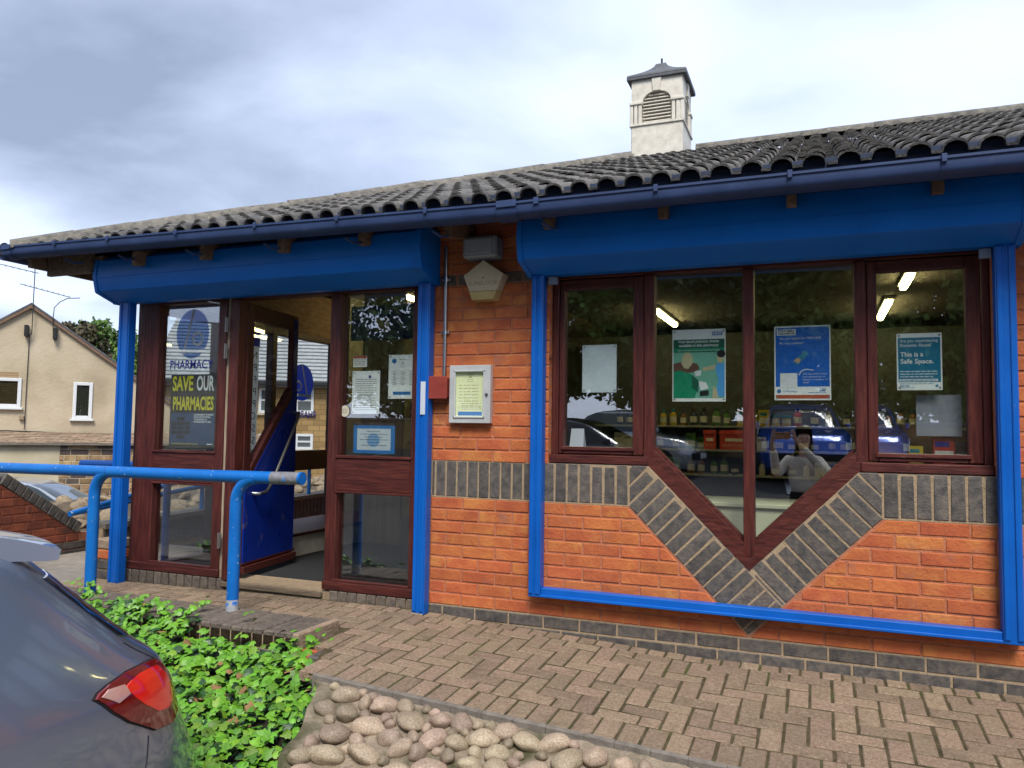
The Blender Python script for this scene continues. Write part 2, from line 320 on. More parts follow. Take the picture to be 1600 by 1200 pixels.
def courses(parent, name, mat, x0, x1, z0, n, halfplanes=(), lx=.225, h=.075, j=.01, phase=0, T=None, stuff_if=None, stuff=None, jit=.002):
    for k in range(n):
        x = x0 - lx - ((k % 2) * .5 + phase) * lx % lx
        while x < x1:
            L_ = lx - j
            p = [(x, z0 + k * h), (x + L_, z0 + k * h), (x + L_, z0 + (k + 1) * h - j), (x, z0 + (k + 1) * h - j)]
            p = clip(clip(p, (-1, 0, -x0)), (1, 0, x1))
            for hp in halfplanes:
                if len(p) > 2: p = clip(p, hp)
            if len(p) > 2 and (max(q[0] for q in p) - min(q[0] for q in p)) > .012:
                far = stuff_if and stuff_if(x, z0 + k * h)
                layone(p, parent, name, mat, T, stuff=stuff if far else None)
            x += lx
FIT = []
def text(s, parent, x, z, y, size, mat, width=None, align='CENTER', rot=None, name='lettering', bold=0, loc=None):
    cu = bpy.data.curves.new(name, 'FONT'); cu.body = s; cu.size = size; cu.align_x = align; cu.align_y = 'CENTER'; cu.offset = bold; cu.resolution_u = 3
    cu.materials.append(mat); o = bpy.data.objects.new(name, cu); C.objects.link(o); o.parent = parent
    o.location = Vector(loc if loc else (x, y, z)) - WL[parent.name]; o.rotation_euler = rot or (R(90), 0, 0)
    if width: FIT.append((o, width))
    return o
def disc(m, x, z, rx, rz, y, n=20):
    m.face([(x + rx * math.cos(2 * math.pi * i / n), y, z + rz * math.sin(2 * math.pi * i / n)) for i in range(n)])
def rect(m, x0, x1, z0, z1, y): m.face([(x0, y, z0), (x1, y, z0), (x1, y, z1), (x0, y, z1)])
# ================================================================ ground and setting
def lerp_(x, xs, ys): return float(np.interp(x, xs, ys))
def pw(x): return lerp_(x, [-6, -3.4, -2, -.8, .9, 5], [-.10, -.09, -.06, -.052, -.132, -.137])
def pe(x): return lerp_(x, [-6, -1, 1.2, 5], [-.10, -.088, -.205, -.26])
def hh(x, y):
    t = min(1.3, max(0, -y / 1.2)); return pw(x) * (1 - t) + pe(x) * t
def gz(x, y):
    if y < -5: return lerp_(-y, [5, 6, 13, 20, 60], [-.62, -.56, .20, .55, .9])
    return lerp_(x, [-60, -14, -9.5, -7.2, 200], [-1.5, -1.4, -1.3, -.62, -.62]) if y > -1.0 else -.62
m = M()
xs = [-400, -60, -30, -14, -9.5, -7.2, -6.2, -5, 5.3, 30, 400]; ys = [-400, -60, -20, -13, -6, -5, -1.6, -.9, 8, 30, 60, 400]
for i in range(len(xs) - 1):
    for j in range(len(ys) - 1):
        m.face([(xs[a], ys[b], gz(xs[a], ys[b])) for a, b in ((i, j), (i + 1, j), (i + 1, j + 1), (i, j + 1))])
MASPH = nmat('car park asphalt', [(.035, .035, .037), (.06, .06, .06), (.085, .083, .08)], scale=30, rough=.9, bump=.7, bscale=120, world=True, spots=[((.03, .03, .03), .8, .5, .7, .6)])
struct(m, 'ground', MASPH)
m = M()                                             # white bay lines in the car park
for k in range(-4, 6): m.face([(k * 2.5 - .6, -15.5, gz(0, -15.5) + .012), (k * 2.5 - .5, -15.5, gz(0, -15.5) + .012), (k * 2.5 - .5, -13, gz(0, -13) + .012), (k * 2.5 - .6, -13, gz(0, -13) + .012)]); m.face([(k * 2.5 - .6, -13, gz(0, -13) + .012), (k * 2.5 - .5, -13, gz(0, -13) + .012), (k * 2.5 - .5, -10.8, gz(0, -10.8) + .012), (k * 2.5 - .6, -10.8, gz(0, -10.8) + .012)])
MLINE = flat('road paint', (.62, .62, .60), rough=.8)
struct(m, 'road_marking', MLINE)
# ---- path: moss joint sheet with pavers
m = M(); X0, X1 = -3.75, 5.0
gx = np.linspace(X0, X1, 60)
def edge_y(x): return -.50 if x < -.99 else (-1.2 if x > -.9 else -.86)
for i in range(59):
    a, b = gx[i], gx[i + 1]
    for j in range(8):
        p = []
        for x, t in ((a, j / 8), (b, j / 8), (b, (j + 1) / 8), (a, (j + 1) / 8)): y = .02 + (edge_y(x) - .02) * t; p.append((x, y, hh(x, y) - .0048))
        m.face(p)
path = struct(m, 'path', MMOSS)
def pave_mesh(poly):
    key = ('pav', tuple((round(a, 3), round(b, 3)) for a, b in poly))
    if key in _bm: return _bm[key]
    mm = M(); n = len(poly); ins = inset(poly, .004)
    mm.v = [(x, y, 0) for x, y in ins] + [(x, y, -.004) for x, y in poly] + [(x, y, -.05) for x, y in poly]
    mm.f = [tuple(range(n))] + [(r_ + i, r_ + n + i, r_ + n + (i + 1) % n, r_ + (i + 1) % n) for r_ in (0, n) for i in range(n)]; mm.mi = [0] * len(mm.f)
    me = mm.mesh('paver'); fixn(me); me.materials.append(MP); _bm[key] = me; return me
pav = []
def paver(poly):
    poly = clean(poly, .006)
    if len(poly) < 3 or abs(area(poly)) < .0015: return
    if area(poly) < 0: poly = poly[::-1]
    cx = sum(p[0] for p in poly) / len(poly); cy = sum(p[1] for p in poly) / len(poly)
    e_ = .05; sx = (hh(cx + e_, cy) - hh(cx - e_, cy)) / (2 * e_); sy = (hh(cx, cy + e_) - hh(cx, cy - e_)) / (2 * e_)
    nrm = Vector((-sx + random.gauss(0, .008), -sy + random.gauss(0, .008), 1)).normalized()
    q = Vector((0, 0, 1)).rotation_difference(nrm).to_matrix().to_4x4()
    pav.append((pave_mesh([(x - cx, y - cy) for x, y in poly]), Matrix.Translation((cx + random.gauss(0, .0012), cy + random.gauss(0, .0012), hh(cx, cy) + random.gauss(0, .0014))) @ q))
J = .006
def rc(x0, x1, y0, y1): return [(x0 + J, y0 + J), (x1 - J, y0 + J), (x1 - J, y1 - J), (x0 + J, y1 - J)]
for i in range(int((X1 - X0) / .1)):                        # square course along the wall, headers along the edge
    x = X0 + i * .1
    paver(rc(x, x + .1, -.10, -.004))
    if x > -.88: paver(rc(x, x + .1, -1.2, -1.0))
for a in range(-40, 52):
    for b in range(-13, 1):
        k = (a - b) % 4; x, y = a * .1, b * .1
        if k == 0: p = rc(x, x + .2, y, y + .1)
        elif k == 3: p = rc(x, x + .1, y, y + .2)
        else: continue
        p = clip(clip(clip(p, (0, 1, -.1 - J)), (-1, 0, -X0)), (1, 0, X1))
        for lim in (((-1, 0, .86), (0, -1, 1.0 - J)), ((1, 0, -.86), (-1, 0, .995), (0, -1, .86)), ((1, 0, -.995), (0, -1, .50))):
            q = p
            for hp in lim:
                if len(q) > 2: q = clip(q, hp)
            if len(q) > 2: paver(q)
def seen(p):
    d_ = Vector(p) - CAM; z_ = d_.dot(fw)
    if z_ < .3: return None
    return 800 + 1194 * d_.dot(rt) / z_, 600 - 1194 * d_.dot(up) / z_, z_
def rank(t):
    s_ = seen(t[1].translation)
    return 1e9 if s_ is None or not (-20 < s_[0] < 1620 and s_[1] < 1215) else s_[2]
pav.sort(key=rank)
for me, M4 in pav[:300]: inst('paver', me, path, M4)
joined(pav[300:], 'far_paver_field', path, [MP])
# concrete edging strip
m = M()
for i in range(40):
    a, b = -.74 + i * .15, -.74 + (i + 1) * .15 - .002
    m.face([(a, -1.226, pe(a) + .002), (b, -1.226, pe(b) + .002), (b, -1.203, pe(b) + .008), (a, -1.203, pe(a) + .008)])
    m.face([(a, -1.226, pe(a) - .12), (b, -1.226, pe(b) - .12), (b, -1.226, pe(b) + .002), (a, -1.226, pe(a) + .002)])
part(m, 'edging_strip', path, MCON)
# concrete slabs left of the porch
m = M(); m.box(-4.95, -3.77, -.5, 1.6, -.35, -.105, .008); m.box(-6.3, -4.97, -.5, -.02, -.35, -.108, .008)
struct(m, 'pavement', nmat('concrete slab', [(.20, .175, .145), (.31, .275, .23)], scale=9, rough=.9, bump=.6, bscale=90, world=True, spots=[((.10, .085, .06), 2.5, .5, .7, .6)]))
m = M(); m.box(-6.3, 5.2, -.49, -.02, -.62, -.32); struct(m, 'path_base', MCON)
# ---- cobble bed
def cz_(x, y): return pe(x) - .022 - .30 * max(0, -y - 1.24) + .012 * noise.noise((x * 3, y * 3, 1))
def ivx(y): return float(np.interp(-y, [.84, 1.28, 1.8, 2.3], [-1.06, -.62, -.42, -.35])) + .07 * noise.noise((y * 5, 2, 0))
def bedp(u, v):
    y = -1.225 - 1.17 * v; x0 = ivx(y) - .06; x = x0 + (3.25 - x0) * u; return (x, y, cz_(x, y) + .012 * noise.noise((u * 60, v * 18, 3)))
m = M(); m.grid(bedp, 110, 32)
bed = struct(m, 'cobble_bed', MCM, smooth=60)
cobs = []
for k in range(9):
    b = bmesh.new(); bmesh.ops.create_icosphere(b, subdivisions=3, radius=1)
    for v in b.verts:
        d_ = v.co.copy(); n_ = noise.noise(d_ * 1.1 + Vector((k * 7.3, 0, 0))) * .22 + noise.noise(d_ * 2.6 + Vector((0, k * 3.1, 0))) * .03
        v.co = d_ * (1 + n_)
        v.co.z = v.co.z * (.9 if v.co.z > 0 else .7)
    for f in b.faces: f.smooth = True
    me = bpy.data.meshes.new('cobble'); b.to_mesh(me); b.free(); me.materials.append(MCOB); cobs.append(me)
spots_ = []
for lo_a, hi_a, n_try, kk in ((.060, .088, 9000, .84), (.046, .062, 12000, .86), (.026, .044, 22000, .86)):
    for _ in range(n_try):
        if len(spots_) >= 295: break
        x = random.uniform(-.75, 2.1); y = -1.235 - lo_a * .9 - random.random() ** 1.3 * .85
        a = random.uniform(lo_a, hi_a); b_ = a * random.uniform(.62, .86); th = random.gauss(.35, .9)
        if x < ivx(y) + .03: continue
        if x > .40 and y > -1.29 - .03 * math.sin(x * 9): continue
        if any((x - q[0]) ** 2 + (y - q[1]) ** 2 < (kk * (a * .5 + b_ * .5 + (q[2] + q[3]) * .5)) ** 2 for q in spots_): continue
        spots_.append((x, y, a, b_, th))
for x, y, a, b_, th in spots_:
    inst('cobble', random.choice(cobs), bed, Matrix.Translation((x, y, cz_(x, y) + .006)) @ Matrix.Rotation(-.28, 4, 'X') @ Matrix.Rotation(th, 4, 'Z') @ Matrix.Rotation(random.gauss(0, .2), 4, 'Y') @ Matrix.Diagonal((a, b_, random.uniform(.044, .052) * min(1, a / .05), 1)))
# ================================================================ the shop
bld = thing('pharmacy_building', 'single storey orange brick pharmacy with blue shutter boxes and dark tiled hipped roof', 'shop', (0, 0, 0))
xc = 1.19; Q = math.sqrt(.5)
m = M()
m.prism([(-.765, -.35), (.03, -.35), (.03, 2.50), (-.765, 2.50)], .005, .26)
m.prism([(.03, -.35), (xc, -.35), (xc, .33), (.62, .90), (.03, .90)], .005, .26)
m.prism([(xc, -.35), (2.36, -.35), (2.36, .90), (2 * xc - .62, .90), (xc, .33)], .005, .26)
m.prism([(2.36, -.35), (5.0, -.35), (5.0, 2.50), (2.36, 2.50)], .005, .26)
m.prism([(.03, 2.06), (2.36, 2.06), (2.36, 2.50), (.03, 2.50)], .03, .26)
m.prism([(-3.40, 2.06), (-.765, 2.06), (-.765, 2.50), (-3.40, 2.50)], .03, .20)
wall = part(m, 'wall', bld, MJR)
extra = []
far = lambda x, z: x > 3.2
oL = (Q, Q, (xc + .005 - .016) * Q); oR = (-Q, Q, (.005 - xc - .016) * Q)
courses(wall, 'brick', MB, -.755, xc, 0, 9, [oL, (0, 1, .667)], stuff=extra)
courses(wall, 'brick', MB, xc, 5.0, 0, 9, [oR, (0, 1, .667)], phase=.3, stuff_if=far, stuff=extra)
courses(wall, 'brick', MB, -.755, .03, .9, 15, phase=.1)
courses(wall, 'brick', MB, -.755, .03, 2.10, 5, phase=.45)
courses(wall, 'brick', MB, 2.36, 5.0, .9, 20, phase=.2, stuff_if=far, stuff=extra)
joined(extra, 'far_brick_field', wall, [MB])
# pale mortar strips behind the dark bricks
m = M()
m.prism([(-.765, .667), (.535, .667), (xc, .005), (2 * xc - .535, .667), (5.0, .667), (5.0, .902), (2 * xc - .64, .902), (xc, .345), (.64, .902), (-.765, .902)], .0035, .02)
m.prism([(-.765, -.3), (5.0, -.3), (5.0, -.002), (-.765, -.002)], .0035, .02)
part(m, 'pale_mortar', wall, MJ)
x = -.7297 - .075
while x < -.06: layone([(max(x, -.76) + .005, .677), (x + .070, .677), (x + .070, .899), (max(x, -.76) + .005, .899)], wall, 'soldier_brick', MD); x += .075
for k in range(7): a = .525 - .075 * (k + 1); layone([(a + .005, .678), (a + .070, .678), (a + .070, .904), (a + .005, .904)], wall, 'soldier_brick', MD, cant=(0, 1, .845, .06))
for k in range(30):
    a = 2 * xc - .525 + .075 * k
    if 2.345 < a < 2.45: continue
    layone([(a + .005, .678), (a + .070, .678), (a + .070, .904), (a + .005, .904)], wall, 'soldier_brick', MD, cant=(0, 1, .845, .06) if a < 2.36 else None)
for side in (0, 1):
    mir = lambda p: [(2 * xc - a, b) for a, b in p][::-1] if side else p
    for k in range(-2, 22):
        s0, s1 =   .075 * k + .005, .075 * k + .071; n0, n1 = (xc + .005) * Q + .004, (xc + .349) * Q
        s_off = (.525 - .675) * Q
        P_ = [((s + s_off) * Q + n * Q, -(s + s_off) * Q + n * Q) for s, n in ((s0, n0), (s1, n0), (s1, n1), (s0, n1))]
        for hp in ((-1, 0, -.531), (0, 1, .904), (Q, -Q, (xc - .005) * Q - .006) if not side else (Q, -Q, (xc - .345) * Q - .008)):
            if len(P_) > 2: P_ = clip(P_, hp)
        cn = (Q, Q, (xc + .345) * Q - .062, .06)
        if side: cn = (-Q, Q, (xc + .345) * Q - .062 - 2 * xc * Q, .06)
        low = P_ and max(b for a, b in P_) < .34 and not side
        layone(mir(P_), wall, 'soldier_brick', MDL if low and sum(a for a, b in P_) / len(P_) > xc - .12 else MD, cant=None if low else cn)
courses(wall, 'plinth_brick', MD, -.76, 5.0, -.225, 3, phase=.55)
courses(wall, 'dark_brick', MDL, -.755, .03, 2.025, 1, phase=.3)
# dark brick threshold under the porch
for k in range(34):
    a = -3.42 + k * .075
    if a > -.86: break
    if -2.50 < a < -1.60: continue
    layone([(a + .005, -.14), (a + .07, -.14), (a + .07, -.004), (a + .005, -.004)], wall, 'sill_brick', MDL, T=Matrix.Translation((0, .035, 0)))
m = M(); m.box(-3.42, -.765, .05, .30, -.4, -.012); part(m, 'threshold_base', wall, MJ)
m = M(); m.box(-2.47, -1.6, .02, .2, -.055, -.022, .004); part(m, 'threshold', bld, nmat('worn timber threshold', [(.09, .065, .045), (.19, .14, .09)], scale=10, stretch=(.6, 6, 6), rough=.8, bump=.4))
# side and back walls, floor, ceiling
m = M(); m.box(-3.45, -3.38, 2.75, 7.2, -.62, 2.5); m.box(-3.45, 5.0, 7.2, 7.4, -.62, 2.5); m.box(4.85, 5.0, .26, 7.2, -.62, 2.5); m.box(-3.46, -3.38, .1, 2.75, -.62, -.06)
part(m, 'outer_wall', bld, MB)
MINW = flat('dim interior paint', (.16, .145, .11), rough=.8)
m = M(); m.box(-3.37, 4.84, 7.12, 7.19, -.02, 2.56); m.box(4.78, 4.84, .27, 7.12, -.02, 2.56); m.box(-3.375, -3.30, 2.80, 7.12, -.02, 2.56); m.box(-.74, 4.78, .262, .275, -.02, .30)
part(m, 'interior_wall', bld, MINW)
m = M(); m.box(-3.37, 4.84, .21, 7.18, -.4, -.02); part(m, 'interior_floor', bld, MCARPET)
m = M(); m.box(-3.37, -1.3, .22, 7.18, 2.56, 2.60); m.k = 1; m.box(-1.3, 4.84, .22, 7.18, 2.56, 2.60); part(m, 'ceiling', bld, [flat('tan ceiling board', (.56, .46, .33), rough=.85), flat('dull ceiling tile', (.15, .14, .12), rough=.85)])
# ---- shutter gear
TX = Matrix(((0, 1, 0, 0), (1, 0, 0, 0), (0, 0, 1, 0), (0, 0, 0, 1)))
prof = [(.0, 2.37), (-.20, 2.37), (-.255, 2.33), (-.272, 2.21), (-.245, 2.105), (-.235, 2.095), (-.085, 2.043), (-.075, 2.035), (.0, 2.035)]
for x0, x1 in ((-3.52, -.725), (-.085, 2.475)):
    m = M(); m.prism(prof, x0 + .03, x1 - .03, TX)
    for a in (x0, x1 - .032): m.prism([(y - .006 if y < -.01 else y, z + (.006 if z > 2.2 else -.006)) for y, z in prof], a, a + .032, TX)
    m.box(x0 + .05, x1 - .05, -.2745, -.262, 2.199, 2.206)
    sb = part(m, 'shutter_box', bld, MBLUE, smooth=28)
for x0, x1, z0 in ((-3.455, -3.35, None), (-.838, -.752, None), (-.057, .018, .118), (2.357, 2.445, .118)):
    m = M(); zb = z0 if z0 else pw(x0) - .01
    m.box(x0, x1, -.082, -.012, zb, 2.04, .004); m.box(x0 + .006, x0 + .03, -.0905, -.08, zb + .02, 2.03, .003)
    m.box(x1 - .03, x1 - .006, -.0905, -.08, zb + .02, 2.03, .003)
    part(m, 'shutter_guide', bld, MBLUE2)
m = M(); m.box(.0185, 2.3565, -.072, -.008, .124, .172, .004); m.box(.0185, 2.3565, -.086, -.070, .120, .136, .003); part(m, 'shutter_bottom_rail', bld, MBLUE2)
m = M(); m.box(.035, .09, -.05, -.012, 1.985, 2.032, .004); m.box(2.30, 2.352, -.05, -.012, 1.985, 2.032, .004); part(m, 'shutter_end_stop', bld, flat('zinc grey', (.2, .25, .33), rough=.4), kind='stuff')
m = M(); m.box(-.80, -.765, -.093, -.0905, 1.19, 1.40, .001); part(m, 'white_sticker', bld, flat('sticker', (.5, .55, .62)))
# ---- windows
def bar(m, x0, x1, z0, z1, y0=.05, y1=.14, b=.005, k=0): m.k = k; m.box(x0, x1, y0, y1, z0, z1, b)
GL2 = GL
def pane(parent, poly, y=.10, a=0, mat=None, name='pane'):
    m = M(); cxx = sum(p[0] for p in poly) / len(poly); n = len(poly)
    for yy in (y, y + .005): m.v += [(x, yy + (x - cxx) * a, z) for x, z in poly]
    m.f = [tuple(range(n)), tuple(n + i for i in reversed(range(n)))] + [(i, n + i, n + (i + 1) % n, (i + 1) % n) for i in range(n)]; m.mi = [0] * len(m.f)
    return part(m, name, parent, mat or GL)
def rpane(parent, x0, x1, z0, z1, **k): return pane(parent, [(x0, z0), (x1, z0), (x1, z1), (x0, z1)], **k)
WM = [MWOOD, MWOODX]
m = M()
bar(m, .035, .075, .955, 2.035); bar(m, 2.32, 2.357, .955, 2.035)
bar(m, .036, 2.356, 2.028, 2.062, k=1)
bar(m, .604, .662, .95, 2.028, .045); bar(m, 1.733, 1.79, .95, 2.028, .045); bar(m, 1.160, 1.220, .42, 2.028, .045)
bar(m, .032, .635, .906, .957, .02, .16, k=1); bar(m, 1.755, 2.358, .906, .957, .02, .16, k=1)
m.k = 1
for sgn in (-1, 1):
    f = lambda p: [(xc + sgn * (x - xc), z) for x, z in p][::sgn and 1]
    lo, mid, hi = .350, .415, .470      # the diagonal rails of the V: z = c + |x-xc|
    def vpoly(c0, c1, xa): return [(xa, c0 + xc - xa), (xc, c0), (xc, c1), (xa, c1 + xc - xa)]
    m.prism(f(vpoly(lo, mid, .607)), .03, .15); m.prism(f(vpoly(mid, hi, .640)), .048, .14); m.prism(f(vpoly(hi, hi + .022, .655)), .085, .14)
win = part(m, 'window', bld, WM)
for x0, x1 in ((.078, .602), (1.792, 2.318)):
    m = M(); a, b = (.108, .535) if x0 < 1 else (1.842, 2.252)
    bar(m, x0, a, .962, 2.024, .055, .125); bar(m, b, x1, .962, 2.024, .055, .125)
    bar(m, a, b, .962, 1.0, .055, .125, k=1); bar(m, a, b, 1.966, 2.024, .055, .125, k=1)
    bar(m, a - .012, b + .012, .985, 1.006, .045, .06, .002, 1)
    sash = part(m, 'sash', win, WM)
    rpane(win, a, b, 1.0, 1.967, y=.095)
TW = .030
TW_R = .042
pane(win, [(.662, .470 + xc - .662), (1.16, .47 + xc - 1.16), (1.16, 2.028), (.662, 2.028)], a=TW)
pane(win, [(1.22, .47 + 1.22 - xc), (1.733, .47 + 1.733 - xc), (1.733, 2.028), (1.22, 2.028)], a=TW_R)
m = M(); 
for x0, x1, z in ((.108, .535, 1.0), (1.842, 2.252, 1.0)): m.box(x0, x1, .083, .0945, z, z + .006)
MPUTTY = flat('putty bead', (.42, .36, .25), rough=.8)
part(m, 'putty_bead', win, MPUTTY, kind='stuff')
for a, b in ((.03, .66), (1.73, 2.36)): m = M(); m.box(a, b, .145, .26, .90, .945, .004); part(m, 'inner_sill', win, MWOODX)
# porch screens
def screen(x0, x1, a, b, name_z=(.905, .885)):
    m = M()
    bar(m, x0, a, .0, 2.05); bar(m, b, x1, .0, 2.05)
    bar(m, a, b, 2.03, 2.05, k=1); bar(m, a, b, .672, .895, .05, .14, .005, 1); bar(m, x0 - .005, x1 + .005, .0, .058, .035, .15, .005, 1)
    bar(m, a - .012, b + .012, .893, .912, .04, .07, .003, 1); bar(m, a - .01, b + .01, .655, .672, .045, .07, .003, 1); bar(m, a - .01, b + .01, .058, .074, .04, .07, .003, 1)
    w = part(m, 'window', bld, WM); rpane(w, a, b, .912, 2.03, y=.10); rpane(w, a, b, .072, .655, y=.10)
    return w
wl_ = screen(-3.40, -2.515, -3.185, -2.595); wr_ = screen(-1.600, -.86, -1.515, -.945)
m = M(); bar(m, -2.47, -2.385, -.01, 2.035, .03, .15); bar(m, -2.385, -1.602, 2.035, 2.06, .05, .15, k=1)
m.k = 2; m.box(-2.513, -2.472, .06, .15, 0, 2.05)
dfr = part(m, 'door_frame', bld, WM + [nmat('bare weathered timber', [(.20, .15, .10), (.42, .34, .25)], scale=12, stretch=(5, 5, .5), rough=.9)])
m = M()
for z in (1.845, 1.65, .27):
    m.box(-2.505, -2.478, .018, .032, z - .055, z + .055, .002); m.tube([(-2.49, .014, z - .055), (-2.49, .014, z + .055)], .008, 8)
part(m, 'hinge', dfr, flat('old steel', (.32, .30, .27), rough=.4, metallic=.8), kind='stuff')
# door leaf, hinged on the left, standing open inwards. local leaf frame: u along the leaf from the hinge, outer face towards +x
dA = math.atan2(.86, -.13); DK = .845
Td = Matrix.Translation((-2.40, .12, 0)) @ Matrix.Rotation(dA, 4, 'Z')
def dpart(m, name, par, mat, **k):
    m.v = [tuple(Td @ Vector((p[0] * DK, p[1], p[2]))) for p in m.v]; return part(m, name, par, mat, **k)
m = M()
def dbar(u0, u1, z0, z1, y0=-.022, y1=.022, k=0, b=.004): m.k = k; m.box(u0, u1, y0, y1, z0, z1, b)
dbar(0, .10, .04, 2.02); dbar(.77, .87, .04, 2.02); dbar(.10, .77, 1.90, 2.02, k=1); dbar(.10, .77, .04, .14, k=1)
m.k = 1; m.prism([(.10, .72), (.77, 1.34), (.77, 1.42), (.10, .80)], -.03, .03)
m.box(.0, .90, -.05, -.022, .02, .075, .004); m.box(.0, .90, -.035, -.022, .085, .10, .003)
door = dpart(m, 'door', bld, WM)
m = M(); m.prism([(.012, .10), (.862, .10), (.862, 1.405), (.77, 1.335), (.012, .64)], -.034, -.0225)
MKICK = nmat('deep blue kick panel', [(.003, .016, .17), (.005, .026, .25)], scale=3, rough=.3, rvar=.1, world=True, spots=[((.10, .09, .13), 10, .64, .7, .5), ((.001, .005, .1), 2, .55, .75, .6)])
dpart(m, 'kick_panel', door, MKICK)
m = M(); m.box(.785, .862, -.028, -.0225, 1.34, 1.99); dpart(m, 'blue_edge_strip', door, MKICK)
m = M(); m.prism([(.10, .80), (.77, 1.42), (.77, 1.90), (.10, 1.90)], -.003, .003); dpart(m, 'pane', door, GLC)
m = M(); m.tube([(.13, -.03, .60), (.14, -.085, .60), (.24, -.095, .61), (.33, -.095, .68), (.76, -.095, 1.17), (.80, -.085, 1.215), (.80, -.03, 1.22)], .013, 10)
dpart(m, 'handle', door, MSTEEL, smooth=60)
m = M(); m.box(.05, .32, .03, .07, 1.93, 1.99, .004); m.box(.0, .02, .05, .07, 1.95, 2.0); m.tube([(.1, .05, 2.0), (-.05, .30, 2.03)], .008, 6); dpart(m, 'door_closer', door, MSTEEL)
# side glazing towards the ramp (looks out to the stone house)
m = M(); TS = Matrix(((0, 1, 0, -3.42), (1, 0, 0, 0), (0, 0, 1, 0), (0, 0, 0, 1)))     # local x -> world y
def sbar(y0, y1, z0, z1, x0=-.02, x1=.06, b=.004): m.box(-3.42 + x0, -3.42 + x1, y0, y1, z0, z1, b)
sbar(.152, .20, .0, 2.06); sbar(.86, .93, .0, 2.06); sbar(1.60, 1.67, .0, 2.06); sbar(2.60, 2.75, .0, 2.06)
for a, b in ((.20, .86), (.93, 1.60), (1.67, 2.60)): sbar(a, b, .66, .86); sbar(a, b, 2.0, 2.06); sbar(a, b, -.06, .0)
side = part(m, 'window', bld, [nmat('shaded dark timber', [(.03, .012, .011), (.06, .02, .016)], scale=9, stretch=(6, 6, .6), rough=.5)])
for a, b in ((.20, .86), (.93, 1.60), (1.67, 2.60)):
    for z0, z1 in ((.86, 2.0), (.0, .66)):
        m = M(); m.box(-3.402, -3.397, a, b, z0, z1); part(m, 'pane', side, GLC)
m = M(); m.box(-3.45, -3.38, .152, 2.75, 2.06, 2.50); part(m, 'side_header', bld, MRAFT)
m = M(); m.box(-3.2, -2.66, .98, 2.9, -.02, .16, .004); m.k = 1; m.box(-3.3, -2.63, .98, 2.9, .16, .185, .004); part(m, 'boxed_skirting', bld, [MWHITE, MWOOD])
# ================================================================ roof
TP = .399; pit = math.atan(TP); EY, EZ, HX = -.43, 2.398, -4.12     # eave line and left corner
RY = 3.6; RZ = EZ + (RY - EY) * TP; AX = HX + (RY - EY)               # ridge and hip apex
def rz_(y): return EZ + (y - EY) * TP
m = M()
m.face([(HX, EY, EZ - .03), (5.3, EY, EZ - .03), (5.3, RY, RZ - .03), (AX, RY, RZ - .03)])
m.face([(HX, 2 * RY - EY, EZ - .03), (HX, EY, EZ - .03), (AX, RY, RZ - .03)])
m.face([(5.3, 2 * RY - EY, EZ - .03), (HX, 2 * RY - EY, EZ - .03), (AX, RY, RZ - .03), (5.3, RY, RZ - .03)])
roof = part(m, 'roof', bld, nmat('roof underlay', [(.03, .03, .03), (.05, .05, .05)], scale=5, rough=.9))
def tile_mesh():
    m = M(); pr = []
    for k in (0, 1):
        o = k * .15
        pr += [(o + 0, .0), (o + .045, .0)] + [(o + .0975 - .0525 * math.cos(math.pi * i / 7), .050 * math.sin(math.pi * i / 7) ** .8) for i in range(1, 7)]
    pr += [(.30, .0)]
    n = len(pr); th = .013; len_ = .385
    def row(y, dz): b = len(m.v); m.v += [(x, y, z + dz) for x, z in pr]; return b
    a = row(0, .024); b = row(len_, .0); c = row(0, .024 - th); d_ = row(len_, -th)
    for i in range(n - 1):
        m.f += [(a + i, a + i + 1, b + i + 1, b + i), (c + i, c + i + 1, a + i + 1, a + i), (d_ + i, d_ + i + 1, c + i + 1, c + i)]
    m.f += [(a, b, d_, c), (a + n - 1, c + n - 1, d_ + n - 1, b + n - 1)]
    m.mi = [0] * len(m.f); me = m.mesh('tile'); fixn(me); autosmooth(me, 50); me.materials.append(MTILE); return me
TM = tile_mesh(); GAUGE = .335
tile_st = []; cut_n = 0
Rx = Matrix.Rotation(pit, 4, 'X')
def tile_at(x, k): return Matrix.Translation((x, EY + k * GAUGE * math.cos(pit), EZ + k * GAUGE * math.sin(pit) + .002)) @ Rx
nrows = int((RY - EY) / math.cos(pit) / GAUGE) + 1
for k in range(nrows):
    y0 = EY + k * GAUGE * math.cos(pit)
    for c in range(32):
        x = HX + .02 + c * .30; hipx = HX + (y0 - EY)
        if x + .30 < hipx - .02 or x > 5.2: continue
        T = tile_at(x, k) @ Matrix.Translation((random.gauss(0, .002), 0, random.gauss(0, .0015))) @ Matrix.Rotation(random.gauss(0, .006), 4, 'Y')
        last = k == nrows - 1
        if x < hipx + .42 or last:
            b = bmesh.new(); b.from_mesh(TM); Ti = T.inverted()
            def cutp(p, nvec):
                bmesh.ops.bisect_plane(b, geom=b.verts[:] + b.edges[:] + b.faces[:], plane_co=Ti @ Vector(p), plane_no=(Ti.to_3x3() @ Vector(nvec)), clear_outer=True)
            if x < hipx + .42: cutp((HX - .01, EY, EZ), (-1, 1, 0))
            if last: cutp((0, RY, 0), (0, 1, 0))
            if not b.faces: b.free(); continue
            me = bpy.data.meshes.new('tile'); b.to_mesh(me); b.free(); me.materials.append(MTILE)
        else: me = TM
        if x > 3.25: tile_st.append((me, T))
        else: inst('tile', me, roof, T)
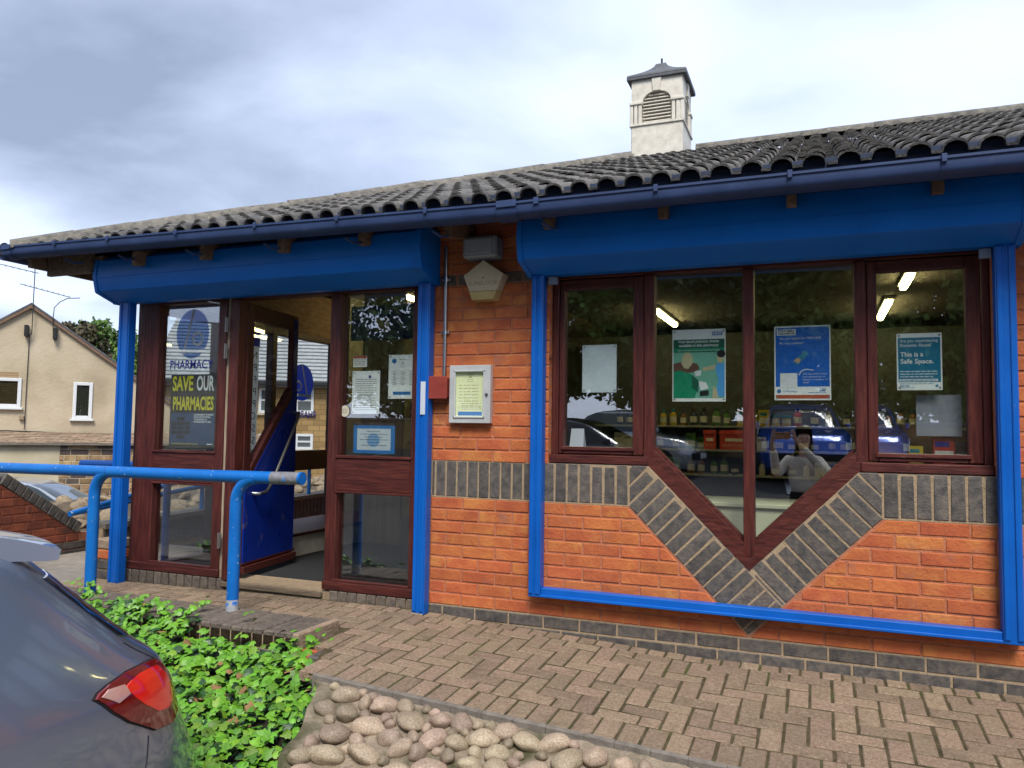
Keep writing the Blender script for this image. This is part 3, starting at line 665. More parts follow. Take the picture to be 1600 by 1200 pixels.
# the hip slope on the left and the slope at the back, joined
Rl = Matrix.Translation((HX, 2 * RY - EY, EZ)) @ Matrix.Rotation(R(-90), 4, 'Z')
for k in range(nrows):
    d_ = k * GAUGE * math.cos(pit)
    for c in range(27):
        u = c * .30
        if u + .1 < d_ or u + .66 > 2 * (RY - EY) - d_: continue
        tile_st.append((TM, Rl @ Matrix.Translation((u, d_, k * GAUGE * math.sin(pit))) @ Rx))
joined(tile_st, 'far_tile_field', roof, [MTILE])
m = M(); m.prism([(EY + .035, EZ - .03), (EY + .05, EZ - .03), (EY + .05, EZ + .066), (EY + .035, EZ + .060)], HX + .1, 5.2, TX); part(m, 'eave_filler', roof, nmat('slate blue eave filler', [(.018, .028, .06), (.03, .045, .09)], scale=9, rough=.8))
def ridge_mesh(len_=.43, r=.105):
    m = M(); n = 9
    for x in (0, len_):
        for rr in (r, r - .016): m.v += [(x, rr * 1.05 * math.cos(math.pi * i / n), rr * .80 * math.sin(math.pi * i / n)) for i in range(n + 1)]
    w = n + 1
    for i in range(n): m.f += [(i, i + 1, 2 * w + i + 1, 2 * w + i), (w + i, 3 * w + i, 3 * w + i + 1, w + i + 1), (i, w + i, w + i + 1, i + 1), (2 * w + i, 2 * w + i + 1, 3 * w + i + 1, 3 * w + i)]
    m.f += [(0, 2 * w, 3 * w, w), (n, w + n, 3 * w + n, 2 * w + n)]
    m.mi = [0] * len(m.f); me = m.mesh('ridge_tile'); autosmooth(me, 50); me.materials.append(MTILE2); return me
RM = ridge_mesh()
hd = Vector((1, 1, TP)).normalized(); hn = (Vector((0, 0, 1)) - hd * hd.z).normalized(); hs = hn.cross(hd)
Th = Matrix(((hd.x, hs.x, hn.x, 0), (hd.y, hs.y, hn.y, 0), (hd.z, hs.z, hn.z, 0), (0, 0, 0, 1)))
hl = (Vector((AX, RY, RZ)) - Vector((HX, EY, EZ))).length; k = 0
while k * .42 < hl - .2:
    p = Vector((HX, EY, EZ)) + hd * (k * .42 - .03) + hn * .028
    inst('hip_tile', RM, roof, Matrix.Translation(p) @ Th @ Matrix.Rotation(random.gauss(0, .02), 4, 'Z') @ Matrix.Rotation(random.gauss(0, .012), 4, 'Y')); k += 1
x = AX + .48
inst('ridge_tile', RM, roof, Matrix.Translation((AX - .42, RY, RZ + .028)) )
while x < 5.2:
    inst('ridge_tile', RM, roof, Matrix.Translation((x, RY, RZ + .022)) @ Matrix.Rotation(random.gauss(0, .01), 4, 'Z')); x += .42
m = M(); m.box(HX - .02, HX + .10, EY - .02, EY + .10, EZ - .02, EZ + .06, .01); part(m, 'hip_end_mortar', roof, MTILE2)
m = M(); pts = [(HX + .05, EY + .05, EZ - .01), (HX - .06, EY - .03, EZ - .035)]
for i in range(15): a = R(-90 - i * 20); rr = .055 - .0018 * i; pts.append((HX - .085 + (rr * math.cos(a)) * .85 , EY - .055 + rr * math.cos(a) * .3, EZ + .03 + rr * math.sin(a)))
m.tube(pts, .009, 6); part(m, 'hip_iron', roof, flat('black iron', (.02, .021, .025)), smooth=60)
# soffit, rafters, eave beam
m = M()
m.prism([(-.42, 2.36), (0, 2.50), (0, 2.48), (-.42, 2.34)], HX + .05, 5.2, TX); part(m, 'soffit', bld, MRAFT)
for xr in (-3.03, -2.40, -1.735, -1.11, -.50, .127, .783, 1.434, 2.09, 2.75, 3.4, 4.05):
    m = M(); m.prism([(-.338, 2.25), (-.285, 2.255), (.05, 2.33), (.05, 2.46), (-.338, 2.355)], xr - .024, xr + .024, TX); part(m, 'rafter', bld, MRAFT)
m = M(); m.box(-4.0, -3.53, -.29, -.25, 2.24, 2.40, .005); part(m, 'eave_beam', bld, MRAFT)
m = M(); m.prism([(-3.45, 2.37), (-3.52, 2.37), (-4.05, 2.385), (-4.05, 2.36), (-3.45, 2.33)], -.25, 7.2); part(m, 'side_soffit', bld, MRAFT)
m = M(); m.box(-4.06, -4.02, -.40, 7.6, 2.29, 2.385); part(m, 'side_fascia', bld, MRAFT)
# gutter: half round with a lip, in two falls meeting at the union
def gz_(x): return 2.437 + (x + 4.1) * (2.368 - 2.437) / 4.05 if x < -.05 else 2.366
_r = .058
PRF = [(-_r + .006, .0), (-_r - .008, .0), (-_r - .008, -.012), (-_r, -.016), (-_r, -.052), (-_r + .010, -.070), (-_r + .028, -.082), (0, -.087), (_r * .6, -.082), (_r, -.06), (_r, .0)]
def gutter(x0, x1, yc=-.455, swap=None):
    m = M(); prf = PRF
    for x in (x0, x1):
        m.v += [(x, yc + a, gz_(x) + b) for a, b in prf]
    w = len(prf)
    m.f = [(i, i + 1, w + i + 1, w + i) for i in range(w - 1)]; m.mi = [0] * len(m.f); return m
g1 = gutter(-4.14, -.05); g2 = gutter(-.05, 5.2)
gut = part(g1, 'gutter', bld, MGUT, smooth=40); part(g2, 'gutter', bld, MGUT, smooth=40)
m = M()
m.grid(lambda u, v: (-4.20 + (-.058 + 0) * math.cos(math.pi * u), -.51 + 8.3 * v, 2.425 - .09 * math.sin(math.pi * u) ** .75), 10, 1)
part(m, 'side_gutter', gut, MGUT, smooth=40)
def collar(x, w_=.05, r=.064, name='gutter_bracket', arm=True):
    m = M(); n = 10
    sc_ = r / _r * .965
    for q in range(len(PRF) - 1): m.face([(x + e_ * w_ / 2, -.455 + PRF[q + k][0] * sc_, gz_(x) + PRF[q + k][1] * sc_ + .004) for e_, k in ((-1, 0), (1, 0), (1, 1), (-1, 1))])
    m.box(x - w_ / 2, x + w_ / 2, -.531, -.519, gz_(x) - .03, gz_(x) + .008, .002)
    if arm: m.tube([(x, -.43, gz_(x) - .108), (x + .04, -.39, gz_(x) - .135), (x + .06, -.33, gz_(x) - .12)], .009, 6)
    part(m, name, gut, MGUT, smooth=40)
for xr in (-3.56, -3.03, -2.40, -1.735, -1.11, -.50): collar(xr - .06, .02)
for xr in (.783, 1.434, 2.09, 2.75): collar(xr, .022, arm=False)
collar(-.05, .12, .068, 'gutter_union', False); collar(.127, .03, .066); collar(-4.14, .10, .067, 'gutter_union', False)
# cupola on the ridge
cx0, cx1, cy0, cy1 = -.245, .29, 3.32, 3.88; cm = .025
cup = M(); cup.box(cx0, cx1, cy0, cy1, 3.80, 4.29, .01); cup.box(cx0 - .015, cx1 + .015, cy0 - .015, cy1 + .015, 4.275, 4.30, .005)
cup.box(cx0 + .03, cx1 - .03, cy0 + .05, cy1 - .05, 4.30, 4.78)
cpo = part(cup, 'cupola', bld, MWHITE)
mcx = (cx0 + cx1) / 2
for (fx, T) in (('front', Matrix.Translation((mcx, cy0, 0))), ('right', Matrix.Translation((cx1, 3.6, 0)) @ Matrix.Rotation(R(90), 4, 'Z'))):
    hw = (cx1 - cx0) / 2; m = M()
    for s_ in (-1, 1):
        for k in range(3):
            a = s_ * (.155 + k * .045); m.box(min(a, a + s_ * .036), max(a, a + s_ * .036), -.006, .05, 4.30, 4.51, .005, T)
        m.box(min(s_ * .145, s_ * (hw + .015)), max(s_ * .145, s_ * (hw + .015)), -.018, .05, 4.505, 4.535, .004, T)
    part(m, 'pilaster', cpo, MWHITE)
    arch = [(-hw + .005, 4.535), (-.145, 4.535)] + [(-.145 * math.cos(math.pi * i / 12), 4.535 + .10 * math.sin(math.pi * i / 12)) for i in range(1, 12)] + [(.145, 4.535), (hw - .005, 4.535), (hw - .005, 4.78), (-hw + .005, 4.78)]
    m = M(); top_ = 4.78
    for i in range(12):
        a0, a1 = math.pi * i / 12, math.pi * (i + 1) / 12
        q = [(-.145 * math.cos(a0), 4.535 + .10 * math.sin(a0)), (-.145 * math.cos(a1), 4.535 + .10 * math.sin(a1)), (-.145 * math.cos(a1), top_), (-.145 * math.cos(a0), top_)]
        m.prism(q, .0, .05, T)
    for s_ in (-1, 1): m.prism([(s_ * .145, 4.535), (s_ * (hw - .005), 4.535), (s_ * (hw - .005), top_), (s_ * .145, top_)], .0, .05, T)
    m.prism([(-.035, 4.632), (.035, 4.632), (.05, 4.77), (-.05, 4.77)], -.018, .02, T)
    part(m, 'arch_panel', cpo, MWHITE)
    for k in range(9):
        z = 4.315 + k * .035; w_ = .145 if z < 4.52 else .145 * math.sqrt(max(.02, 1 - ((z + .02 - 4.535) / .10) ** 2))
        m = M(); m.prism([(0, 0), (.006, -.006), (.045, .03), (.04, .034)], -w_, w_, T @ Matrix(((0, 1, 0, 0), (1, 0, 0, .012), (0, 0, 1, z), (0, 0, 0, 1)))); part(m, 'louvre_slat', cpo, MWHITE)
m = M(); hw = .31
def flare(t): return hw * (1 - t) ** 1.75 * .80 + .055 + .035 * (1 - t)
m.box(mcx - hw, mcx + hw, 3.6 - hw, 3.6 + hw, 4.765, 4.80, .006)
prv = None
for i in range(15):
    t = i / 14; r_ = min(hw, flare(t)); z = 4.80 + .225 * t ** .9
    ring = [(mcx - r_, 3.6 - r_, z), (mcx + r_, 3.6 - r_, z), (mcx + r_, 3.6 + r_, z), (mcx - r_, 3.6 + r_, z)]
    if prv:
        for k in range(4): m.face([prv[k], prv[(k + 1) % 4], ring[(k + 1) % 4], ring[k]])
    prv = ring
m.face(prv)
part(m, 'cupola_roof', cpo, MLEAD)
m = M(); m.tube([(mcx, 3.6, 5.0), (mcx, 3.6, 5.10)], .011, 8); part(m, 'finial', cpo, flat('dark iron', (.03, .03, .03)))
# ================================================================ things fixed to the wall
al = thing('alarm_box', 'cream pentagonal burglar alarm box under the eaves between the shutter boxes', 'alarm box', (-.38, -.005, 1.905))
def al_poly(s, dz=0): return [(-.38 + s * a, 2.02 + s * (b - 2.02) + dz) for a, b in ((-.072, 1.905), (.072, 1.905), (.138, 2.065), (0, 2.158), (-.138, 2.065))]
def loft(polyA, yA, polyB, yB):
    m = M(); n = len(polyA)
    m.v = [(x, yA, z) for x, z in polyA] + [(x, yB, z) for x, z in polyB]; m.f = [tuple(range(n)), tuple(n + i for i in reversed(range(n)))] + [(i, n + i, n + (i + 1) % n, (i + 1) % n) for i in range(n)]; m.mi = [0] * len(m.f); return m
P0 = al_poly(1.0); cutz = 1.962
m = loft(clip(al_poly(.97), (0, -1, -cutz)), -.085, clip(P0, (0, -1, -cutz)), -.004); part(m, 'cover', al, MPLAST)
m = loft(clip(al_poly(.985), (0, 1, cutz - .003)), -.088, clip(P0, (0, 1, cutz - .003)), -.004); part(m, 'strobe_lens', al, nmat('yellowed lens', [(.40, .29, .11), (.50, .38, .16)], scale=8, rough=.3))
m = M(); disc(m, -.38, 2.045, .005, .005, -.0856); part(m, 'screw', al, MDARK)
text('SURELOCK', al, -.38, 2.01, -.0862, .034, flat('raised cream letters', (.34, .27, .165)), .20, bold=.0004)
m = M(); m.box(-.505, -.275, -.13, -.004, 2.165, 2.30, .012); m.box(-.49, -.30, -.138, -.128, 2.185, 2.285, .006)
top(m, 'floodlight', nmat('grey plastic housing', [(.20, .215, .24), (.27, .285, .31)], scale=5, rough=.5), 'weathered grey rectangular light housing fixed directly above the alarm box', 'light')
m = M(); m.tube([(-.672, -.018, 1.43), (-.672, -.018, 2.28)], .0115, 10)
cdt = thing('cable_conduit', 'thin grey metal conduit running down the brick pillar to the red box', 'conduit', (-.672, -.018, 1.43))
part(m, 'pipe', cdt, MSTEEL, smooth=60)
for z in (1.72, 2.06):
    m = M(); m.box(-.70, -.644, -.022, -.002, z - .008, z + .008, .002); m.tube([(-.672, -.018, z - .012), (-.672, -.018, z + .012)], .0145, 10); part(m, 'pipe_clip', cdt, MSTEEL)
rb = thing('red_box', 'small red metal junction box at the foot of the conduit', 'junction box', (-.69, -.004, 1.295))
m = M(); m.box(-.752, -.632, -.065, -.002, 1.297, 1.428, .005); part(m, 'housing', rb, nmat('faded red enamel', [(.20, .028, .02), (.29, .05, .03)], scale=9, rough=.5, spots=[((.12, .02, .015), 7, .55, .7, .6)]))
m = M(); m.box(-.758, -.626, -.072, -.064, 1.29, 1.435, .004); part(m, 'lid', rb, MATS['faded red enamel'])
nc = thing('notice_case', 'lockable aluminium notice case with a pale green opening hours sheet on the pillar', 'notice case', (-.477, -.004, 1.139))
a0, a1, b0, b1 = -.618, -.336, 1.139, 1.503
m = M()
for q in ((a0, a0 + .042, b0, b1), (a1 - .046, a1, b0, b1), (a0 + .042, a1 - .046, b1 - .042, b1), (a0 + .042, a1 - .046, b0, b0 + .042)): m.box(q[0], q[1], -.05, -.003, q[2], q[3], .003)
m.box(a0 + .002, a1 - .002, -.012, -.003, b0 + .002, b1 - .002)
for q in ((a0 + .032, a0 + .042, b0 + .03, b1 - .03), (a1 - .046, a1 - .036, b0 + .03, b1 - .03), (a0 + .032, a1 - .036, b1 - .042, b1 - .032), (a0 + .032, a1 - .036, b0 + .032, b0 + .042)): m.box(q[0], q[1], -.056, -.049, q[2], q[3], .002)
part(m, 'case_frame', nc, MALU)
MYEL = flat('pale green paper', (.68, .72, .42), rough=.8); MINK = flat('dark print ink', (.03, .03, .045)); MINK2 = flat('brown print ink', (.22, .17, .08)); MBLP = flat('mid blue print', (.02, .16, .42)); MWP = flat('white paper', (.80, .83, .81), rough=.8)
m = M(); rect(m, a0 + .042, a1 - .046, b0 + .042, b1 - .042, -.0335); m.k = 1
cxn = (a0 + a1) / 2 - .002
def lines(m, x0, x1, z, y, th=.0035, seg=1, r=None):
    r = r or random
    x = x0
    while x < x1 - .002:
        w = r.uniform(.012, .03) * seg; rect(m, x, min(x + w, x1), z - th / 2, z + th / 2, y); x += w + .004 * seg
for z, w in ((1.45, .05), (1.443, .03), (1.432, .02), (1.425, .02), (1.412, .04), (1.40, .045)): lines(m, cxn - w / 2, cxn + w / 2, z, -.0338, .0028)
for k in range(6):
    z = 1.378 - k * .020
    for x, w in ((a0 + .06, .028), (a0 + .095, .05), (a0 + .15, .045)): lines(m, x, x + w, z, -.0338, .0028)
for z in (1.262, 1.248, 1.24, 1.228): lines(m, a0 + .08, a1 - .065, z, -.0338, .0028)
m.k = 2; rect(m, a0 + .058, a1 - .06, 1.187, 1.212, -.0338)
part(m, 'hours_sheet', nc, [MYEL, MINK2, MBLP])
m = M(); m.box(a0 + .04, a1 - .044, -.046, -.043, b0 + .04, b1 - .04); part(m, 'pane', nc, GLC)
m = M(); m.tube([(a1 - .022, -.048, 1.318), (a1 - .022, -.058, 1.318)], .009, 12); part(m, 'lock', nc, flat('lock steel', (.18, .18, .19), rough=.35, metallic=.8))
# ================================================================ posters and notices
def sheet(name, label, cat, x0, x1, z0, z1, mats, y=.108, tilt=0, group=None, pins=True):
    t = thing(name, label, cat, ((x0 + x1) / 2, y, z0), group=group)
    m = M(); m.box(x0, x1, y, y + .0015, z0, z1); part(m, 'sheet', t, mats)
    if pins:
        m = M()
        for a in (x0 + .012, x1 - .012):
            for b in (z0 + .012, z1 - .012): disc(m, a, b, .006, .006, y - .0012, 10)
        part(m, 'suction_pad', t, flat('pad grey', (.24, .27, .28)), kind='stuff')
    return t
sheet('blank_notice', 'blank pale sheet pinned to the left casement pane, nothing printed on it', 'notice', .211, .425, 1.335, 1.625, flat('pale grey sheet', (.66, .74, .78)), y=.104)
y = .118
hp = sheet('health_poster', 'green and white blood pressure poster in the left centre pane', 'poster', .757, 1.060, 1.280, 1.700, MWP, y)
MG1 = flat('print green', (.0, .25, .13)); MG2 = flat('print dark green', (.0, .10, .06)); MG3 = flat('print mint', (.16, .42, .32)); MSK = flat('print skin', (.50, .46, .28)); MBRN = flat('print brown', (.12, .05, .035)); MLB = flat('print light blue', (.08, .36, .72)); MNB = flat('print nhs blue', (.01, .13, .42)); MBK = flat('print black', (.008, .008, .01)); MWI = flat('print white', (.72, .75, .75))
m = M(); yy = y - .0008
x0, x1, z0, z1 = .763, 1.054, 1.292, 1.644
m.k = 2; rect(m, x0, x1, 1.30, 1.57, yy)
m.k = 1; rect(m, x0, x1, 1.590, 1.642, yy); m.k = 0; rect(m, x0, x1, 1.566, 1.590, yy)
m.k = 4; m.face([(x0, yy - .0004, 1.500), (.82, yy - .0004, 1.515), (.90, yy - .0004, 1.50), (.915, yy - .0004, 1.47), (.88, yy - .0004, 1.45), (x0, yy - .0004, 1.44)])
m.k = 3; disc(m, .843, 1.522, .032, .045, yy - .0006); m.face([(.805, yy - .0007, 1.51), (.86, yy - .0007, 1.49), (.85, yy - .0007, 1.47), (.825, yy - .0007, 1.475)])
m.k = 7; disc(m, 1.035, 1.555, .024, .022, yy - .0006); m.k = 3; disc(m, 1.03, 1.527, .02, .026, yy - .0005)
m.k = 5; m.face([(1.0, yy - .0005, 1.48), (1.02, yy - .0005, 1.50), (x1, yy - .0005, 1.50), (x1, yy - .0005, 1.31), (1.0, yy - .0005, 1.31), (1.02, yy - .0005, 1.40)])
m.k = 3; m.face([(.93, yy - .0007, 1.475), (1.005, yy - .0007, 1.495), (1.0, yy - .0007, 1.465), (.935, yy - .0007, 1.455)]); m.face([(.985, yy - .0007, 1.30), (.99, yy - .0007, 1.37), (1.01, yy - .0007, 1.355), (1.02, yy - .0007, 1.30)])
m.k = 0; m.face([(x0, yy - .0008, 1.455), (.80, yy - .0008, 1.462), (.865, yy - .0008, 1.44), (.90, yy - .0008, 1.41), (.905, yy - .0008, 1.36), (.885, yy - .0008, 1.30), (x0, yy - .0008, 1.30)])
m.k = 1; m.face([(.87, yy - .0009, 1.435), (.91, yy - .0009, 1.40), (.905, yy - .0009, 1.33), (.87, yy - .0009, 1.36)])
m.k = 6; m.face([(.905, yy - .0009, 1.40), (.95, yy - .0009, 1.39), (.965, yy - .0009, 1.355), (.92, yy - .0009, 1.345)]); m.face([(.885, yy - .0009, 1.455), (.925, yy - .0009, 1.46), (.92, yy - .0009, 1.43), (.89, yy - .0009, 1.425)])
m.k = 7; m.face([(.915, yy - .001, 1.34), (.965, yy - .001, 1.345), (.965, yy - .001, 1.315), (.915, yy - .001, 1.31)])
m.k = 8; rect(m, .985, 1.042, 1.662, 1.684, yy)
part(m, 'print', hp, [MG1, MG2, MG3, MSK, MBRN, MLB, MWI, MBK, MNB])
text('NHS', hp, 1.013, 1.673, yy - .001, .022, MWI, .046, bold=.0006)
text('Free blood pressure checks', hp, .908, 1.629, yy - .001, .022, MWI, .23, bold=.0004); text('available in this pharmacy', hp, .908, 1.606, yy - .001, .022, MWI, .225, bold=.0004)
text('Ask a member of the pharmacy team today', hp, .908, 1.578, yy - .001, .012, MWI, .24)
vp = sheet('vaccination_poster', 'blue winter vaccination poster with a syringe in the right centre pane', 'poster', 1.324, 1.616, 1.287, 1.700, MWP, y)
MB1 = flat('poster blue', (.0, .12, .52)); MOR = flat('print orange red', (.42, .07, .03)); MTE = flat('print teal', (.02, .22, .36))
m = M(); rect(m, 1.331, 1.609, 1.362, 1.692, yy); m.k = 1; rect(m, 1.338, 1.438, 1.648, 1.682, yy - .0004); rect(m, 1.354, 1.444, 1.352, 1.437, yy - .0004)
m.k = 2; rect(m, 1.331, 1.609, 1.296, 1.316, yy)
m.k = 3; m.face([(1.42, yy - .0005, 1.495), (1.445, yy - .0005, 1.48), (1.505, yy - .0005, 1.545), (1.485, yy - .0005, 1.562)]); m.k = 4; m.face([(1.425, yy - .0008, 1.505), (1.45, yy - .0008, 1.49), (1.465, yy - .0008, 1.51), (1.445, yy - .0008, 1.524)])
m.k = 1; pts = [(1.527, 1.452), (1.49, 1.458), (1.465, 1.448), (1.452, 1.425)]
for i in range(3):
    a, b = Vector(pts[i]), Vector(pts[i + 1]); n_ = (b - a).normalized(); n_ = Vector((-n_.y, n_.x)) * .0025
    m.face([(a.x + n_.x, yy - .0006, a.y + n_.y), (b.x + n_.x, yy - .0006, b.y + n_.y), (b.x - n_.x, yy - .0006, b.y - n_.y), (a.x - n_.x, yy - .0006, a.y - n_.y)])
m.k = 5; disc(m, 1.348, 1.337, .011, .011, yy); rect(m, 1.555, 1.588, 1.336, 1.350, yy)
m.k = 5; lines(m, 1.50, 1.59, 1.328, yy, .003)
part(m, 'print', vp, [MB1, MWI, MOR, MTE, flat('print peach', (.55, .38, .25)), MBLP])
text('STAY WELL', vp, 1.388, 1.672, yy - .001, .017, MBK, .085, bold=.0006); text('THIS WINTER', vp, 1.388, 1.657, yy - .001, .013, MBK, .088, bold=.0005)
text('Are you eligible for FREE NHS', vp, 1.352, 1.63, yy - .001, .019, MWI, .215, 'LEFT'); text('flu vaccination?', vp, 1.352, 1.604, yy - .001, .019, MWI, .125, 'LEFT')
for k, s_ in enumerate(('Scan the code to book', 'your appointment or', 'speak to a member of', 'staff')): text(s_, vp, 1.472, 1.432 - k * .016, yy - .001, .012, MWI, (.125, .115, .125, .03)[k], 'LEFT')
text('10 Pharmacy', vp, 1.366, 1.337, yy - .001, .014, MBLP, .075, 'LEFT'); text('NHS', vp, 1.5715, 1.343, yy - .001, .012, MWI, .026)
sp = sheet('safe_space_poster', 'teal safe space poster in the right casement pane', 'poster', 1.937, 2.148, 1.338, 1.637, MWP, .104)
yy = .1032; MT1 = flat('poster teal', (.0, .17, .30)); m = M(); rect(m, 1.944, 2.141, 1.380, 1.614, yy); m.k = 1; rect(m, 1.947, 2.128, 1.384, 1.396, yy - .0004); m.k = 2; disc(m, 2.122, 1.360, .007, .007, yy, 12); lines(m, 1.95, 2.11, 1.371, yy, .003); lines(m, 1.95, 1.995, 1.36, yy, .005); lines(m, 1.95, 2.02, 1.351, yy, .002)
m.k = 1
for k in range(3): lines(m, 1.952, 2.125 - .02 * (k == 2), 1.436 - k * .014, yy - .0004, .0045)
m.k = 2; lines(m, 1.955, 2.12, 1.39, yy - .0008, .004)
part(m, 'print', sp, [MT1, MWI, MTE])
text('Are you experiencing', sp, 1.952, 1.597, yy - .001, .023, MWI, .178, 'LEFT', bold=.0003); text('Domestic Abuse?', sp, 1.952, 1.573, yy - .001, .023, MWI, .145, 'LEFT', bold=.0003)
text('This is a', sp, 1.954, 1.525, yy - .001, .034, MWI, .108, 'LEFT', bold=.0008); text('Safe Space.', sp, 1.954, 1.488, yy - .001, .034, MWI, .155, 'LEFT', bold=.0008)
# sheets hung further in
m = M(); m.box(2.03, 2.24, .16, .1615, 1.10, 1.315); top(m, 'grey_notice', flat('backlit grey paper', (.26, .28, .33)), 'plain grey paper sheet below the teal safe space poster', 'notice')
m = M(); m.k = 0; m.face([(.115, .16, 1.003), (.205, .16, 1.003), (.20, .19, 1.115), (.118, .19, 1.115)]); m.face([(.115, .22, 1.003), (.205, .22, 1.003), (.20, .19, 1.115), (.118, .19, 1.115)]); 
top(m, 'folded_card', flat('white card', (.62, .66, .74)), 'small white folded card standing on the sill in the left casement', 'card')
# porch window notices
yy = .107
sv = sheet('campaign_poster', 'dark save our pharmacies poster with yellow lettering in the left porch window', 'poster', -3.095, -2.645, .925, 1.49, flat('poster charcoal', (.035, .037, .04)), .108, pins=False)
m = M(); m.k = 0; rect(m, -3.085, -2.655, .955, 1.195, yy); m.k = 1
for k in range(5):
    rect(m, -3.02, -2.945, 1.0 + k * .034, 1.028 + k * .034, yy - .0005)
    if k in (1, 2, 3): rect(m, -3.075, -3.025, 1.0 + k * .034, 1.028 + k * .034, yy - .0005); rect(m, -2.94, -2.89, 1.0 + k * .034, 1.028 + k * .034, yy - .0005)
m.k = 2; rect(m, -2.72, -2.665, .958, .965, yy - .0005)
part(m, 'print', sv, [flat('poster slate blue', (.035, .075, .16)), flat('print cross grey', (.025, .03, .04)), MWI])
MYL = flat('print yellow', (.62, .60, .02))
text('SAVE', sv, -2.975, 1.415, yy - .001, .155, MYL, .205, bold=.004); text('OUR', sv, -2.755, 1.415, yy - .001, .155, MWI, .17, bold=.004); text('PHARMACIES', sv, -2.868, 1.263, yy - .001, .14, MYL, .40, bold=.004)
for k, s_ in enumerate(('GOVERNMENT FUNDING', 'CUTS ARE PUTTING', 'THOUSANDS OF', 'PHARMACIES AT RISK')): text(s_, sv, -2.855, 1.182 - k * .018, yy - .001, .017, MWI, (.19, .16, .13, .17)[k], 'LEFT', bold=.0005)
text('saveourpharmacies.co.uk', sv, -3.07, .962, yy - .001, .018, MYL, .26, 'LEFT')
def marks(m, F, dd):
    m.face([F(-.52, -.60, dd), (F(-.40, -.60, dd)), F(.10, .98, dd), F(-.02, 1.0, dd)])
    for i in range(20):
        a0, a1 = 2 * math.pi * i / 20, 2 * math.pi * (i + 1) / 20
        m.face([F(.33 + .34 * math.cos(a0), -.20 + .30 * math.sin(a0), dd), F(.33 + .34 * math.cos(a1), -.20 + .30 * math.sin(a1), dd), F(.33 + .22 * math.cos(a1), -.20 + .19 * math.sin(a1), dd), F(.33 + .22 * math.cos(a0), -.20 + .19 * math.sin(a0), dd)])
def logo(par, x, z, rx, rz, yv, mblue, T=None, flip=1, nm='logo'):
    m = M(); n = 36
    def F(a, b, d_=0): p = Vector((x + flip * a * rx, yv - d_, z + b * rz)); return tuple(T @ p) if T else tuple(p)
    k_ = -.62
    up_ = [(math.cos(t), math.sin(t)) for t in np.linspace(0, 2 * math.pi, n, endpoint=False)]
    m.face([F(a, max(b, k_)) for a, b in up_])
    lo_ = [p for p in up_ if p[1] < k_ - .08]
    m.face([F(a, b) for a, b in sorted(lo_, key=lambda p: p[0])])
    m.k = 1
    for dd in ((.001,) if T is None else (.001, -.001)): marks(m, F, dd)
    return part(m, nm, par, [mblue, MWT])
MVB = flat('vinyl blue', (.006, .025, .22), rough=.4); MVF = glassmat('sky washed blue vinyl', (.20, .30, .58), .5, .05); MVT = translmat('backlit vinyl blue', (.012, .045, .42)); MWT = translmat('backlit white vinyl', (.75, .77, .75))  # MVF: emblem left see-through, standing in for sky reflection that washes it out
dg = thing('window_lettering', 'blue round emblem and PHARMACY vinyl lettering on the left porch window', 'lettering', (-2.89, .098, 1.52))
logo(dg, -2.89, 1.80, .16, .19, .098, MVF); text('PHARMACY', dg, -2.895, 1.562, .098, .095, MVB, .42, bold=.0015)
TW1 = Matrix(((0, 1, 0, -3.41), (-1, 0, 0, 0), (0, 0, 1, 0), (0, 0, 0, 1)))   # print on the outside of the side glazing, reads from outside (-x)
dg2 = thing('window_lettering', 'blue round emblem with mirrored PHARMACY lettering seen through the open door', 'lettering', (-3.41, 2.16, 1.2))
logo(dg2, -2.13, 1.56, .19, .19, 0, MVT, T=TW1); text("PHARMACY", dg2, 0, 0, 0, .10, MVT, .56, rot=(R(90), 0, R(-90)), loc=(-3.412, 2.10, 1.23), bold=.002)
ls = thing('services_list', 'white list of services with mirrored lettering behind the open door', 'sign', (-3.41, 1.33, .88))
m = M(); m.box(-3.411, -3.408, 1.04, 1.46, .88, 1.86); part(m, 'strip', ls, MWT); m = M(); m.box(-3.412, -3.407, 1.04, 1.47, 1.86, 2.0); part(m, 'header', ls, MVT)
for k, s_ in enumerate(('NH', 'Pre', 'Fre', 'Pri', 'Pha', 'Ca', 'Se', 'Ser')):
    text(s_, ls, 0, 0, 0, .10, MINK, None, 'LEFT', rot=(R(90), 0, R(90)), loc=(-3.4065, 1.44, 1.77 - k * .115)).scale = (-1, 1, 1)
# right porch sidelight
a4 = lambda t, x0, x1, z0, z1: None
n1 = sheet('printed_notice', 'white typed notice with a small table, left of the two in the porch sidelight', 'notice', -1.446, -1.225, 1.196, 1.492, MWP)
m = M(); m.k = 1; disc(m, -1.305, 1.452, .010, .011, .107); m.k = 0
for k in range(15):
    if 8 <= k <= 11: continue
    lines(m, -1.42, -1.25 - .03 * (k % 4 == 3), 1.435 - k * .015, .107, .0028)
for k in range(4): rect(m, -1.42, -1.26, 1.322 - k * .017, 1.3235 - k * .017, .107)
for k in range(3): lines(m, -1.40, -1.37, 1.314 - k * .017, .107, .003); lines(m, -1.32, -1.29, 1.314 - k * .017, .107, .003)
part(m, 'print', n1, [MINK, MVB])
n2 = sheet('printed_notice', 'white opening hours notice with a blue footer bar, right one in the porch sidelight', 'notice', -1.158, -.948, 1.300, 1.598, MWP)
m = M(); m.k = 1; disc(m, -1.115, 1.556, .018, .016, .107); rect(m, -1.12, -.985, 1.327, 1.348, .107); m.k = 0
for z, w in ((1.565, .05), (1.548, .02), (1.535, .025), (1.515, .03)): lines(m, -1.05 - w / 2, -1.05 + w / 2, z, .107, .003)
for k in range(6):
    z = 1.488 - k * .017; rect(m, -1.14, -.965, z, z + .0012, .107)
    for x in (-1.125, -1.06, -.995): lines(m, x, x + .03, z - .008, .107, .0028)
